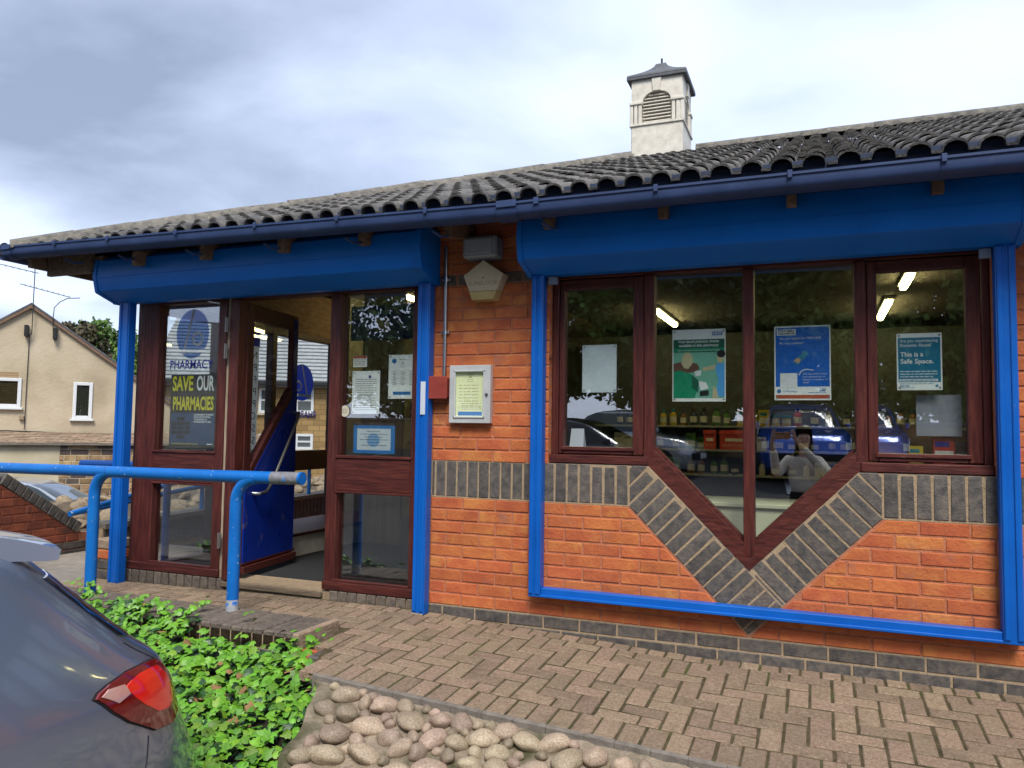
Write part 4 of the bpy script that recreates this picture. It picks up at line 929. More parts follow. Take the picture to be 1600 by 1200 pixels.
part(m, 'print', n2, [MINK, MBLP])
n3 = sheet('certificate', 'landscape certificate with a bright blue border low in the porch sidelight', 'certificate', -1.425, -1.098, .928, 1.118, flat('certificate blue', (.01, .17, .46)), pins=False)
m = M(); m.k = 1; rect(m, -1.395, -1.13, .950, 1.096, .107); m.k = 2; disc(m, -1.265, 1.018, .05, .046, .1066); m.k = 0
for k, w in enumerate((.11, .22, .14, .22, .10, .20)): lines(m, -1.262 - w / 2, -1.262 + w / 2, 1.078 - k * .019, .106, .0035)
rect(m, -1.44, -1.105, 1.122, 1.133, .1072)
part(m, 'print', n3, [MINK, flat('certificate white', (.52, .60, .66)), flat('watermark blue', (.16, .36, .60))])
n4 = sheet('warning_sticker', 'small white sticker with an orange top band in the porch sidelight', 'sticker', -1.443, -1.333, 1.520, 1.597, MWP, pins=False)
m = M(); rect(m, -1.441, -1.335, 1.580, 1.596, .107); m.k = 1
for k in range(4): lines(m, -1.435, -1.345, 1.57 - k * .012, .107, .004)
part(m, 'print', n4, [MOR, MINK2])
m = M(); disc(m, -1.492, 1.215, .036, .040, .0945); t = thing('round_sticker', 'round cream sticker at the left edge of the porch sidelight', 'sticker', (-1.492, .0945, 1.175)); part(m, 'disc', t, flat('cream sticker', (.55, .52, .42)))
m = M(); 
for k in range(3): lines(m, -1.512, -1.472, 1.228 - k * .012, .094, .003)
part(m, 'print', t, MINK2)
# ================================================================ planter, ivy, handrail
pwl = thing('planter_wall', 'low dark brick planter wall carrying the blue handrail posts beside the ivy', 'wall', (-2.2, -.72, -.62))
m = M(); m.box(-4.9, -1.12, -.875, -.515, -.62, -.055); part(m, 'core', pwl, MJ)
TR = Matrix(((1, 0, 0, 0), (0, 1, 0, 0), (0, 0, 1, 0), (0, 0, 0, 1)))
for k in range(50):
    a = -1.105 - (k + 1) * .075
    if a < -4.85: break
    mm = brickmesh([(0, 0), (.068, 0), (.068, .36), (0, .36)], .1, .006)[0]
    if not mm.materials: mm.materials.append(MDL)
    inst('coping_brick', mm, pwl, Matrix.Translation((a + .034, -.695, -.03 + random.gauss(0, .002))) @ Matrix.Rotation(R(-90), 4, 'X'))
for r_ in range(3):
    for k in range(17):
        a = -1.12 - (k + 1) * .225 + (r_ % 2) * .11
        layone([(a, -.13 - (r_ + 1) * .075 + .005), (a + .215, -.13 - (r_ + 1) * .075 + .005), (a + .215, -.13 - r_ * .075 - .005), (a, -.13 - r_ * .075 - .005)], pwl, 'wall_brick', MD, T=Matrix.Translation((0, -.885, .0)))
MSTB = nmat('pale sandy brick end', [(.22, .155, .10), (.36, .27, .19)], scale=22, rough=.9, bump=1, bscale=70)
m = M(); m.box(-1.118, -1.075, -.90, -.51, -.26, -.022, .008); part(m, 'end_brick', pwl, MSTB, label='pale sandy end brick')
m = M(); m.box(-1.06, -.955, -.96, -.86, -.24, -.10, .012); part(m, 'broken_brick', pwl, MB, label='orange broken brick at the foot')
m = M(); m.box(-.95, -.875, -.99, -.85, -.25, -.095, .010); part(m, 'edge_brick', pwl, MD)
m = M(); m.box(-1.10, -.88, -1.02, -.52, -.62, -.20, .01); part(m, 'footing', pwl, MCON)
hr = thing('handrail', 'bright blue tubular handrail on two posts in front of the pharmacy door', 'handrail', (-1.815, -.58, -.03))
rr = .038; zr = .785
m = M(); m.tube([(-6.6, -.58, zr - .03), (-4.2, -.58, zr - .012), (-3.0, -.58, zr - .004), (-2.0, -.58, zr), (-1.54, -.58, zr + .004)], rr, 16); part(m, 'rail', hr, MRAIL, smooth=50)
m = M(); m.tube([(-1.54, -.58, zr + .004), (-1.335, -.58, zr + .008)], rr * 1.005, 16); part(m, 'worn_rail_end', hr, MGREY, smooth=50, label='scuffed grey open end of the rail')
m = M(); m.tube([(-1.3355, -.58, zr + .008), (-1.318, -.58, zr + .008)], rr * 1.02, 16); part(m, 'rail_cap', hr, MRAIL, smooth=50)
for px_ in (-3.03, -1.815, -4.9):
    pts = [(px_, -.58, -.06), (px_, -.58, .3), (px_, -.58, zr - .16)] + [(px_ + .15 * (1 - math.cos(a)), -.58, zr - .16 + .155 * math.sin(a)) for a in np.linspace(.15, math.pi / 2, 8)]
    m = M(); m.tube(pts, rr * .97, 16); part(m, 'post', hr, MRAIL, smooth=50)
m = M(); m.tube([(-1.815, -.58, -.035), (-1.815, -.58, .035)], rr * 1.02, 16, cap=False); part(m, 'chipped_foot', hr, nmat('chipped grey steel', [(.25, .26, .28), (.42, .43, .44)], scale=20, rough=.6, bump=.3, spots=[((.01, .16, .6), 26, .55, .58, 1)]), smooth=50, label='chipped grey foot of the post')
# ivy
MIVY = nmat('ivy leaf', [(.052, .135, .008), (.10, .235, .014), (.165, .325, .026)], scale=9, rough=.45, rnd=.45, huev=.022, spec=.4, bump=.15, bscale=30)
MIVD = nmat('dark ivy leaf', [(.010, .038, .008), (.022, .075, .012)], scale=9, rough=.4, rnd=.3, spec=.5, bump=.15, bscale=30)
def ivyleaf(k):
    r_ = random.Random(k); o = [(0, -.42), (.30, -.46), (.62, -.22), (.50, .02), (.60, .34), (.30, .36), (.0, .95), (-.30, .36), (-.60, .34), (-.50, .02), (-.62, -.22), (-.30, -.46)]
    o = [(x * r_.uniform(.85, 1.12), y * r_.uniform(.9, 1.1)) for x, y in o]
    m = M(); m.v = [(0, 0, .06)] + [(x, y, -.30 * abs(x) ** 1.5 - .16 * max(0, y) ** 2 + r_.uniform(-.06, .06)) for x, y in o]; n = len(o)
    m.f = [(0, i + 1, (i + 1) % n + 1) for i in range(n)]; m.mi = [0] * n
    return m
LV = []
MIVB = nmat('dry ivy leaf', [(.16, .08, .03), (.28, .17, .07)], scale=9, rough=.8)
for k in range(11):
    me = ivyleaf(k).mesh('leaf', smooth=True); me.materials.append(MIVY if k < 7 else MIVD if k < 10 else MIVB); LV.append(me)
ivy = thing('ivy', 'bright green ivy patch spilling over the planter wall behind the grey car', 'ivy', (-1.6, -1.2, -.62))
def ivz(x, y):
    base = -.075 - .20 * max(0, -y - .84) - .05 * max(0, x + .9)
    return base + .055 * noise.noise((x * 3.2, y * 3.2, 4)) + .03 * noise.noise((x * 8, y * 8, 9))
xr_ = ivx
lv = []
cnt = 0
while cnt < 6600:
    x = random.uniform(-3.7, -.30); y = random.uniform(-2.15, -.84)
    if x > xr_(y) + .04 * random.gauss(0, 1): continue
    if y > -.92 and noise.noise((x * 4, 1, 7)) < .10 and x > -1.80: continue
    cnt += 1
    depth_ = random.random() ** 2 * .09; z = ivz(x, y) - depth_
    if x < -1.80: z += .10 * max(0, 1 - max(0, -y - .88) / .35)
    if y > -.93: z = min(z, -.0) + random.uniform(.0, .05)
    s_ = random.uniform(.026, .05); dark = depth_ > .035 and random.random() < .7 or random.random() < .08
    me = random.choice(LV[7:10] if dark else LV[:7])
    if random.random() < .018: me = LV[10]
    nrm = Vector((random.gauss(.1, .45), random.gauss(-.35, .4), 1)).normalized()
    q = Vector((0, 0, 1)).rotation_difference(nrm).to_matrix().to_4x4()
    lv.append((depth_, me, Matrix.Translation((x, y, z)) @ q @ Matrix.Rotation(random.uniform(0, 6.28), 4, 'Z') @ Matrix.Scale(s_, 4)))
for (x, y, z) in ((-1.96, -.72, .0), (-1.93, -.66, .01), (-1.50, -.80, -.01), (-1.02, -.80, -.10), (-1.0, -.84, -.13), (-.98, -.78, -.12), (-1.01, -.82, -.06), (-3.0, -.66, .0), (-2.96, -.62, .01), (-3.05, -.66, .03), (-2.9, -.65, -.01), (-2.75, -.72, -.01), (-2.5, -.76, 0), (-2.2, -.78, 0), (-2.3, -.8, .01)):
    for q_ in range(4):
        nrm = Vector((random.gauss(.1, .5), random.gauss(-.4, .4), 1)).normalized(); q = Vector((0, 0, 1)).rotation_difference(nrm).to_matrix().to_4x4()
        lv.append((0, random.choice(LV[:7]), Matrix.Translation((x + random.gauss(0, .025), y + random.gauss(0, .025), z + random.uniform(0, .05))) @ q @ Matrix.Rotation(random.uniform(0, 6.28), 4, 'Z') @ Matrix.Scale(random.uniform(.022, .034), 4)))
def lrank(t):
    s_ = seen(t[2].translation)
    if s_ is None or not (120 < s_[0] < 560 and s_[1] < 1215): return 99
    if s_[0] < 300 and s_[1] > 930 + (s_[0] - 130) * .62 + 30: return 98
    return t[0] * 18 + s_[2] * .3 + random.random() * .4
lv.sort(key=lrank)
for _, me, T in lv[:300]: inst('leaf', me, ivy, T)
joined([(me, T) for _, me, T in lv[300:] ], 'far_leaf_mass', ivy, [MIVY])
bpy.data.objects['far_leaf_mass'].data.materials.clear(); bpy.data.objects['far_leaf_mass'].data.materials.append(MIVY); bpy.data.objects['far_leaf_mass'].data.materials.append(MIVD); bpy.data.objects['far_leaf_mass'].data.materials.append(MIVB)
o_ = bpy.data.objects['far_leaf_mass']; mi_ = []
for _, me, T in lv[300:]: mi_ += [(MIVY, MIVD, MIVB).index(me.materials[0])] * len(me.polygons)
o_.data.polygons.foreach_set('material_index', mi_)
m = M(); m.grid(lambda u, v: (-3.9 + (xr_(-.9 - 1.5 * v) + 3.9 - .02) * u, -.88 - 1.5 * v, ivz(-3.9 + (xr_(-.9 - 1.5 * v) + 3.88) * u, -.88 - 1.5 * v) - .09 - .12 * max(0, v - .8)), 40, 20)
part(m, 'soil', ivy, nmat('dark soil', [(.012, .012, .008), (.03, .025, .015)], scale=20, rough=1, bump=1, world=True))
# ================================================================ cars
MRUB = MDARK; MCG = glassmat('car window', (.30, .34, .33), 1.8, .04)
MCHR = flat('chrome', (.6, .61, .62), rough=.15, metallic=1)
def carpaint(name, c, metal=.5):
    return nmat(name, [tuple(x * .92 for x in c), c], scale=2, rough=.24, metallic=metal, coat=1, spec=.5)
def slices(tab):
    tab = sorted(tab); Z = [t[0] for t in tab]
    def f(z): return [float(np.interp(z, Z, [t[i] for t in tab])) for i in (1, 2, 3)]   # half width, rear y, front y
    return f
def skin_pt(f, th, z, n=4.5, off=0, cx=0):
    w, yr, yf = f(z); yc = (yr + yf) / 2; L_ = (yr - yf) / 2; c, s = math.cos(th), math.sin(th); 
    p = Vector((cx + (w + off) * math.copysign(abs(c) ** (2 / n), c), yc + (L_ + off) * math.copysign(abs(s) ** (2 / n), s), z)); return p
def body_mesh(f, z0, z1, nz, nth=96, n=4.5, cx=0, roundtop=True):
    m = M(); m.grid(lambda u, v: skin_pt(f, 2 * math.pi * u, z0 + (z1 - z0) * v, n, 0, cx), nth, nz, True)
    b = len(m.v) - nth; m.f.append(tuple(range(b, b + nth))); m.mi.append(0); m.f.append(tuple(reversed(range(nth)))); m.mi.append(0); return m
def patch(f, ths, zs, n=4.5, off=.004, cx=0, nu=14, nv=6):
    m = M(); m.grid(lambda u, v: skin_pt(f, ths[0] + (ths[1] - ths[0]) * u, zs[0] + (zs[1] - zs[0]) * v, n, off, cx), nu, nv); return m
def wheelset(root, xs, ys, r=.31, zc=None):
    for x in xs:
        for y in ys:
            s_ = 1 if x > 0 else -1
            m = M(); m.tube([(x - s_ * .19, y, r), (x + s_ * .01, y, r)], r, 28); w = part(m, 'wheel', root, MRUB, smooth=40)
            m = M(); m.tube([(x, y, r), (x + s_ * .014, y, r)], [r * .66, r * .6], 24); part(m, 'rim', w, MSTEEL, smooth=30)
HATCH = [(.18, .78, 1.90, -1.95), (.30, .85, 1.97, -2.03), (.50, .87, 1.99, -2.05), (.68, .87, 1.93, -1.99), (.80, .865, 1.85, -1.80), (.90, .85, 1.76, -1.25), (.96, .83, 1.70, -.98), (1.15, .74, 1.52, -.62), (1.30, .66, 1.36, -.34), (1.40, .58, 1.12, -.02), (1.445, .44, .80, .25), (1.46, .25, .6, .35)]
SUVT = [(.22, .82, 2.12, -2.12), (.36, .92, 2.2, -2.24), (.60, .94, 2.22, -2.28), (.82, .94, 2.18, -2.20), (.98, .93, 2.12, -1.95), (1.06, .91, 2.08, -1.25), (1.12, .89, 2.05, -1.05), (1.35, .80, 1.92, -.72), (1.52, .73, 1.80, -.45), (1.61, .64, 1.6, -.20), (1.655, .48, 1.2, .1), (1.67, .25, .8, .3)]
def car(name, label, loc, rz, paint, tab=HATCH, group=None, ztop=None):
    t = thing(name, label, 'car', loc, rz, group, local=True); f = slices(tab); H = tab[-1][0]
    part(body_mesh(f, tab[0][0], H, 34), 'body', t, paint, smooth=50)
    zb = tab[6][0] if tab is SUVT else tab[6][0]; zt = tab[-3][0] - .03
    hp = math.pi / 2
    for a0, a1, nm in ((hp + .75, 3 * hp - .78, 'side_window'), (-hp + .78, hp - .75, 'side_window'), (3 * hp - .62, 3 * hp + .62, 'windscreen'), (hp - .55, hp + .55, 'rear_window')): part(patch(f, (a0, a1), (zb, zt)), nm, t, MCG, smooth=60)
    for s_ in (-1, 1):
        a = 3 * hp + s_ * .55; part(patch(f, (a, a + s_ * .33), (.60 * H / 1.46, .72 * H / 1.46), off=.006), 'headlight', t, nmat('headlight lens', [(.5, .52, .55), (.75, .77, .8)], scale=8, rough=.1))
        a = hp + s_ * .55; part(patch(f, (a, a + s_ * .33), (.68 * H / 1.46, .82 * H / 1.46), off=.006), 'tail_light', t, MTL)
        m = M(); m.box(s_ * .87 - .07 * (s_ < 0), s_ * .87 + .07 * (s_ > 0) + .06 * s_ * 0, -.85, -.72, zb - .02, zb + .10, .02); part(m, 'mirror', t, paint)
    part(patch(f, (3 * hp - .5, 3 * hp + .5), (.38 * H / 1.46, .52 * H / 1.46), off=.004), 'grille', t, MDARK)
    m = M(); m.box(-.26, .26, tab[2][3] - .03, tab[2][3] + .02, .40, .51, .004); part(m, 'number_plate', t, flat('plate white', (.6, .62, .6)))
    wheelset(t, (-tab[2][1] - .005, tab[2][1] + .005), (-1.28, 1.28), .31 if H < 1.5 else .35)
    return t
MTL = nmat('red tail lamp', [(.30, .004, .004), (.52, .012, .008)], scale=5, rough=.12, coat=1)
# the grey hatchback beside the ivy: its rear quarter is in view
gc = thing('parked_car', 'dark grey hatchback in the foreground, its rear corner and red tail lamp beside the ivy', 'car', (-1.36, -3.9, -.62))
GT = [(-.50, .80, -1.78, -5.6), (-.35, .85, -1.81, -5.75), (-.2, .87, -1.846, -5.8), (-.05, .885, -1.917, -5.8), (.05, .885, -1.971, -5.75), (.12, .885, -1.997, -5.7), (.18, .88, -2.022, -5.6), (.25, .87, -2.065, -5.3), (.32, .855, -2.172, -4.95), (.4, .83, -2.266, -4.75), (.5, .79, -2.377, -4.55), (.6, .745, -2.485, -4.35), (.68, .70, -2.568, -4.2), (.76, .62, -2.75, -4.0), (.80, .5, -2.95, -3.85), (.815, .3, -3.2, -3.7)]
_zs = [t[0] for t in GT]
def gsm(z):
    w, yr, yf = [float(np.interp(z, _zs, [t[i] for t in GT])) for i in (1, 2, 3)]
    k = 0; a = [0, 0, 0]
    for dz in (-.03, -.015, 0, .015, .03):
        zz = min(.815, max(-.5, z + dz))
        for i in (1, 2, 3): a[i - 1] += float(np.interp(zz, _zs, [t[i] for t in GT]))
        k += 1
    return [x / k for x in a]
def gp(th, z, off=0):
    w, yr, yf = gsm(z); yc = -4.2; n = 4.5; c, s = math.cos(th), math.sin(th)
    L_ = (yr - yc) if s >= 0 else (yc - yf)
    return Vector((-1.36 + (w + off) * math.copysign(abs(c) ** (2 / n), c), yc + (L_ + off) * math.copysign(abs(s) ** (2 / n), s), z))
MGC = carpaint('grey metallic paint', (.20, .245, .33), .62)
zl = list(np.linspace(-.5, .60, 74)) + list(np.linspace(.615, .815, 16))
m = M(); nth = 240
thl = [2 * math.pi * (i / nth) for i in range(nth)]
for z in zl: m.v += [tuple(gp(a, z)) for a in thl]
for j in range(len(zl) - 1):
    for i in range(nth): a = j * nth + i; b = j * nth + (i + 1) % nth; m.f.append((a, b, b + nth, a + nth)); m.mi.append(0)
b = (len(zl) - 1) * nth; m.f.append(tuple(range(b, b + nth))); m.mi.append(0)
part(m, 'body', gc, MGC, smooth=60)
def skinpoly(poly, off, nth=46, nz=40):
    """a panel of the car's skin: a convex outline in (angle, height), lifted off the paint"""
    m = M(); a0, a1 = min(p[0] for p in poly), max(p[0] for p in poly); b0, b1 = min(p[1] for p in poly), max(p[1] for p in poly)
    pl = poly if area(poly) > 0 else poly[::-1]; hps = []
    for i in range(len(pl)):
        p, q = pl[i], pl[(i + 1) % len(pl)]; nx, nz_ = q[1] - p[1], -(q[0] - p[0]); hps.append((nx, nz_, nx * p[0] + nz_ * p[1]))
    cpt = (sum(p[0] for p in pl) / len(pl), sum(p[1] for p in pl) / len(pl))
    for i in range(nth):
        for j in range(nz):
            c = [(a0 + (a1 - a0) * (i + u) / nth, b0 + (b1 - b0) * (j + v) / nz) for u, v in ((0, 0), (1, 0), (1, 1), (0, 1))]
            for h in hps:
                if len(c) > 2: c = clip(c, h)
            if len(c) > 2: m.face([gp(a, z, off) for a, z in c])
    n = len(pl)                                       # rim down to the paint
    for i in range(n):
        p, q = pl[i], pl[(i + 1) % n]
        for s_ in range(6):
            u0, u1 = s_ / 6, (s_ + 1) / 6; A_ = [(p[0] + (q[0] - p[0]) * u, p[1] + (q[1] - p[1]) * u) for u in (u0, u1)]
            m.face([gp(*A_[0], off), gp(*A_[1], off), gp(*A_[1], -.004), gp(*A_[0], -.004)])
    return m
LAMP = [(.545, .245), (.58, .180), (.625, .128), (.735, .052), (.866, .030), (.975, .050), (1.03, .115), (1.035, .185), (.975, .258), (.90, .268), (.743, .277), (.623, .268), (.57, .258)]
cxl, czl = sum(p[0] for p in LAMP) / len(LAMP), sum(p[1] for p in LAMP) / len(LAMP)
sca = lambda s_, dx=0, dz=0: [(cxl + (a - cxl) * s_ + dx, czl + (b - czl) * s_ + dz) for a, b in LAMP]
part(skinpoly(sca(1.03), .003), 'lamp_seal', gc, MDARK)
tl = part(skinpoly(LAMP, .009), 'tail_light', gc, nmat('dark red lamp lens', [(.10, .004, .006), (.19, .008, .008)], scale=3, rough=.06, coat=1))
part(skinpoly([(cxl + (a - cxl) * .62 + .02, czl + (b - czl) * .66 + .012) for a, b in LAMP], .0115), 'brake_lens', tl, nmat('bright red lens', [(.62, .006, .005), (.85, .02, .01)], scale=4, rough=.1, coat=1))
part(skinpoly([(.56, .245), (.60, .205), (.66, .215), (.665, .25), (.60, .258)], .0118), 'reverse_lens', tl, nmat('pinkish clear lens', [(.42, .20, .17), (.55, .33, .28)], scale=6, rough=.1, coat=1))
part(skinpoly([(.985, .37), (1.10, .345), (1.10, .60), (.985, .60)], .006), 'quarter_trim', gc, nmat('gloss black trim', [(.004, .005, .012), (.007, .008, .018)], scale=3, rough=.08, coat=1))
part(skinpoly([(1.11, .345), (2.03, .345), (2.03, .60), (1.11, .60)], .005), 'rear_window', gc, MCG)
def seam(pts): m = M(); m.tube([gp(a, z, .0008) for a, z in pts], .0022, 5, cap=False); return m
part(seam([(.70, .045), (.66, -.02), (.62, -.08), (.60, -.2), (.60, -.45)]), 'bumper_seam', gc, MDARK, kind='stuff')
part(seam([(.95, .345), (.962, .31), (.98, .275), (1.0, .255)]), 'tailgate_seam', gc, MDARK, kind='stuff')
m = M()
def spl(u, v):      # roof spoiler: u across, v from the roof edge to the lip
    x = -1.36 + (.59 - .06 * (1 - v)) * (2 * u - 1); e_ = abs(2 * u - 1) ** 4
    return (x, -2.98 + .46 * v - .05 * e_ * v, .775 - .055 * v ** 1.6 - .035 * e_ * v + .012 * math.sin(v * 3))
def spb(u, v): p = spl(u, v); e_ = abs(2 * u - 1) ** 4; return (p[0], p[1] - .008, p[2] - .012 - .075 * (1 - v) ** .7 - .02 * e_)
m.grid(spl, 40, 10); m.grid(spb, 40, 10)
for v in range(10):
    for u in (0, 1): m.face([spl(u, v / 10), spl(u, (v + 1) / 10), spb(u, (v + 1) / 10), spb(u, v / 10)])
for u in range(40): m.face([spl(u / 40, 1), spl((u + 1) / 40, 1), spb((u + 1) / 40, 1), spb(u / 40, 1)])
part(m, 'spoiler', gc, carpaint('sky lightened spoiler paint', (.34, .39, .50), .6), smooth=40)  # body grey made lighter, sky reflection put into the spoiler's colour
wheelset_m = M()
for y_ in (-2.55, -5.0):
    for s_ in (-1, 1):
        m = M(); m.tube([(-1.36 + s_ * .68, y_, -.31), (-1.36 + s_ * .885, y_, -.31)], .305, 28); w = part(m, 'wheel', gc, MRUB, smooth=40)
        m = M(); m.tube([(-1.36 + s_ * .885, y_, -.31), (-1.36 + s_ * .892, y_, -.31)], [.2, .18], 24); part(m, 'rim', w, MSTEEL, smooth=30)
# ================================================================ left background
yaw = .3827
def local(root, T=None): return root
# red ramp wall with a sloping dark coping, running away from us
rw = thing('ramp_wall', 'red brick ramp wall with sloping dark brick coping left of the porch', 'wall', (-5, .2, -.5))
TX5 = Matrix(((0, -1, 0, -5.0), (1, 0, 0, 0), (0, 0, 1, 0), (0, 0, 0, 1)))
m = M(); m.prism([(-.3, -.6), (1.42, -.6), (1.42, -.02), (.90, .08), (.12, .575), (-.3, .60)], .009, .2, TX5); part(m, 'core', rw, MJR)
sl_ = (.144 - .635) / (.879 - .146); hpw = (-sl_, 1, .575 + -sl_ * .12)
courses(rw, 'brick', MBX, -.3, .42, -.30, 13, [hpw, (0, 1, .60)], T=TX5)
courses(rw, 'brick', MBX, .42, .90, -.0, 6, [hpw], T=TX5, phase=.4)
courses(rw, 'dark_brick', MD, .42, 1.42, -.30, 4, [], T=TX5)
ang = math.atan(sl_); ln = math.hypot(.79, .49)
for k in range(12):
    T_ = TX5 @ Matrix.Translation((.12, 0, .575)) @ Matrix.Rotation(-ang, 4, 'Y') @ Matrix.Translation((k * .077, -.006, .004))
    layone([(0, 0), (.068, 0), (.068, .1), (0, .1)], rw, 'coping_brick', MD, T=T_, depth=.215)
for k in range(5): layone([(.12 - (k + 1) * .077, .59), (.12 - k * .077 - .009, .59), (.12 - k * .077 - .009, .69), (.12 - (k + 1) * .077, .69)], rw, 'coping_brick', MD, T=TX5, depth=.215)
# low dark wall carrying the ramp rails
lw = thing('low_wall', 'low dark brick wall with a pale top edge under the ramp rails', 'wall', (-4.75, 4, -.5))
TX6 = Matrix(((0, -1, 0, -4.70), (1, 0, 0, 0), (0, 0, 1, 0), (0, 0, 0, 1)))
m = M(); m.prism([(.92, -.6), (9, -.6), (9, .24), (.92, .12)], .008, .2, TX6); part(m, 'core', lw, MJ)
for k in range(70): a = .93 + k * .075; zt = .12 + (a - .92) * .015; layone([(a, zt - .235), (a + .066, zt - .235), (a + .066, zt - .02), (a, zt - .02)], lw, 'soldier_brick', MD, T=TX6)
courses(lw, 'dark_brick', MDL, .92, 6.2, -.45, 4, T=TX6)
m = M(); m.prism([(.92, .122), (9, .242), (9, .285), (.92, .165)], -.03, .22, TX6); part(m, 'coping_slab', lw, MCON)
rrl = thing('ramp_handrail', 'pair of sloping blue tubular rails along the ramp behind the porch', 'handrail', (-4.6, 3.5, .1))
for dz in (0, .11):
    m = M(); m.tube([(-4.75, .6, .285 + dz * .0), (-4.75, 2.0, .42 + dz), (-4.75, 3.3, .52 + dz), (-4.75, 4.6, .62 + dz), (-4.75, 6.5, .75 + dz)], .024, 12); part(m, 'rail', rrl, MRAIL, smooth=50)
for y_ in (2.2, 4.1, 4.55, 6.2):
    m = M(); m.tube([(-4.75, y_, .1), (-4.75, y_, .53 + (y_ - 2.2) * .075)], .024, 12); part(m, 'post', rrl, MRAIL, smooth=50)
er = thing('end_rail', 'short dark blue rail end just behind the left shutter post', 'handrail', (-4.5, .6, 0))
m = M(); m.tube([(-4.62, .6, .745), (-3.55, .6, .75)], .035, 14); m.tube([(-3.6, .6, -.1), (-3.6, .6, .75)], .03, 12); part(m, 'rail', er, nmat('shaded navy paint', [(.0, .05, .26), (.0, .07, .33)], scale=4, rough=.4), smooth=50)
# small brick pier by the shutter post
pr_ = thing('brick_pier', 'stub of mixed brick pier beside the left shutter post', 'pier', (-3.72, .15, -.1))
for k, mt in enumerate((MD, MD, MB, MSTB)):
    m = M(); m.box(-3.80, -3.585, .06, .27, -.11 + k * .078, -.11 + k * .078 + .068, .005); part(m, 'brick', pr_, mt)
m = M(); m.box(-3.79, -3.595, .07, .26, -.11, .19); part(m, 'mortar', pr_, MJ)
# rubble bank
rbk = struct(M(), 'rubble_bank', nmat('earth bank', [(.05, .04, .025), (.12, .09, .06)], scale=6, rough=1, bump=1, world=True))
bm_ = M(); bm_.grid(lambda u, v: (-5.6 - 3.2 * u, .9 + 9 * v, -.35 + .60 * u ** .6 * (1 - .6 * max(0, u - .6) / .4) * min(1, .35 + v * 3) + .07 * noise.noise((u * 9, v * 16, 2))), 24, 40)
rbk.data = bm_.mesh('rubble_bank'); rbk.data.materials.append(MATS['earth bank'])
MRUBB = nmat('rubble stone', [(.13, .095, .06), (.27, .205, .135), (.36, .29, .20)], scale=5, rough=.95, bump=1, bscale=25, rnd=.25, spots=[((.10, .10, .06), 8, .6, .75, .5)])
for k in range(290):
    u = random.random() ** .8; v = random.random() ** 1.3; x = -5.6 - 3.0 * u; y = .9 + 9 * v
    z = -.35 + .60 * u ** .6 * (1 - .6 * max(0, u - .6) / .4) * min(1, .35 + v * 3)
    me = bpy.data.meshes.get('rubble_%d' % (k % 5))
    if not me: me = cobs[k % 5].copy(); me.name = 'rubble_%d' % (k % 5); me.materials[0] = MRUBB
    inst('stone', me, rbk, Matrix.Translation((x, y, z)) @ Matrix.Rotation(random.uniform(0, 6), 4, 'Z') @ Matrix.Rotation(random.gauss(0, .5), 4, 'X') @ Matrix.Diagonal((random.uniform(.06, .17), random.uniform(.05, .13), random.uniform(.05, .10), 1)))
# silver car beyond the ramp wall
car('parked_car', 'silver hatchback half hidden behind the sloping ramp wall', (-11.75, 5.5, -1.36), yaw + R(98), carpaint('silver paint', (.42, .44, .46), .6))
# gable house
P0 = Vector((-21.35, 12.07, 0))
gh = thing('gable_house', 'tan roughcast house with a bare gable end and two small white windows', 'house', (P0.x, P0.y, -1.5), yaw + .45, local=True)
def gz2(z): return z + 1.5
MREND = nmat('tan roughcast render', [(.35, .29, .195), (.43, .36, .25), (.48, .41, .295)], scale=.9, rough=.95, bump=1.2, bscale=14, spots=[((.24, .18, .12), .35, .55, .75, .5), ((.20, .15, .11), 4, .68, .8, .35)])
MSLA = nmat('dark slate', [(.05, .05, .055), (.10, .10, .105)], scale=4, rough=.8, bump=.5)
m = M(); m.prism([(-6, 0), (7, 0), (7, gz2(4.80 - 7 * .715)), (0, gz2(4.80)), (-6, gz2(4.80 - 6 * .715))], 0, 8); part(m, 'wall', gh, MREND)
m = M()
for s_, e_ in ((-1, 6.3), (1, 7.3)): m.prism([(0, gz2(4.80)), (s_ * e_, gz2(4.80 - e_ * .715)), (s_ * e_, gz2(4.80 - e_ * .715) + .07), (0, gz2(4.87))], -.10, 8.1)
rf = part(m, 'roof', gh, MSLA)
m = M()
for s_, e_ in ((-1, 6.3), (1, 7.3)): m.prism([(0, gz2(4.70)), (s_ * e_, gz2(4.70 - e_ * .715)), (s_ * e_, gz2(4.70 - e_ * .715) + .09), (0, gz2(4.79))], -.11, -.02)
part(m, 'barge_board', rf, MRAFT)
MPVC = flat('white window plastic', (.62, .64, .64), rough=.4)
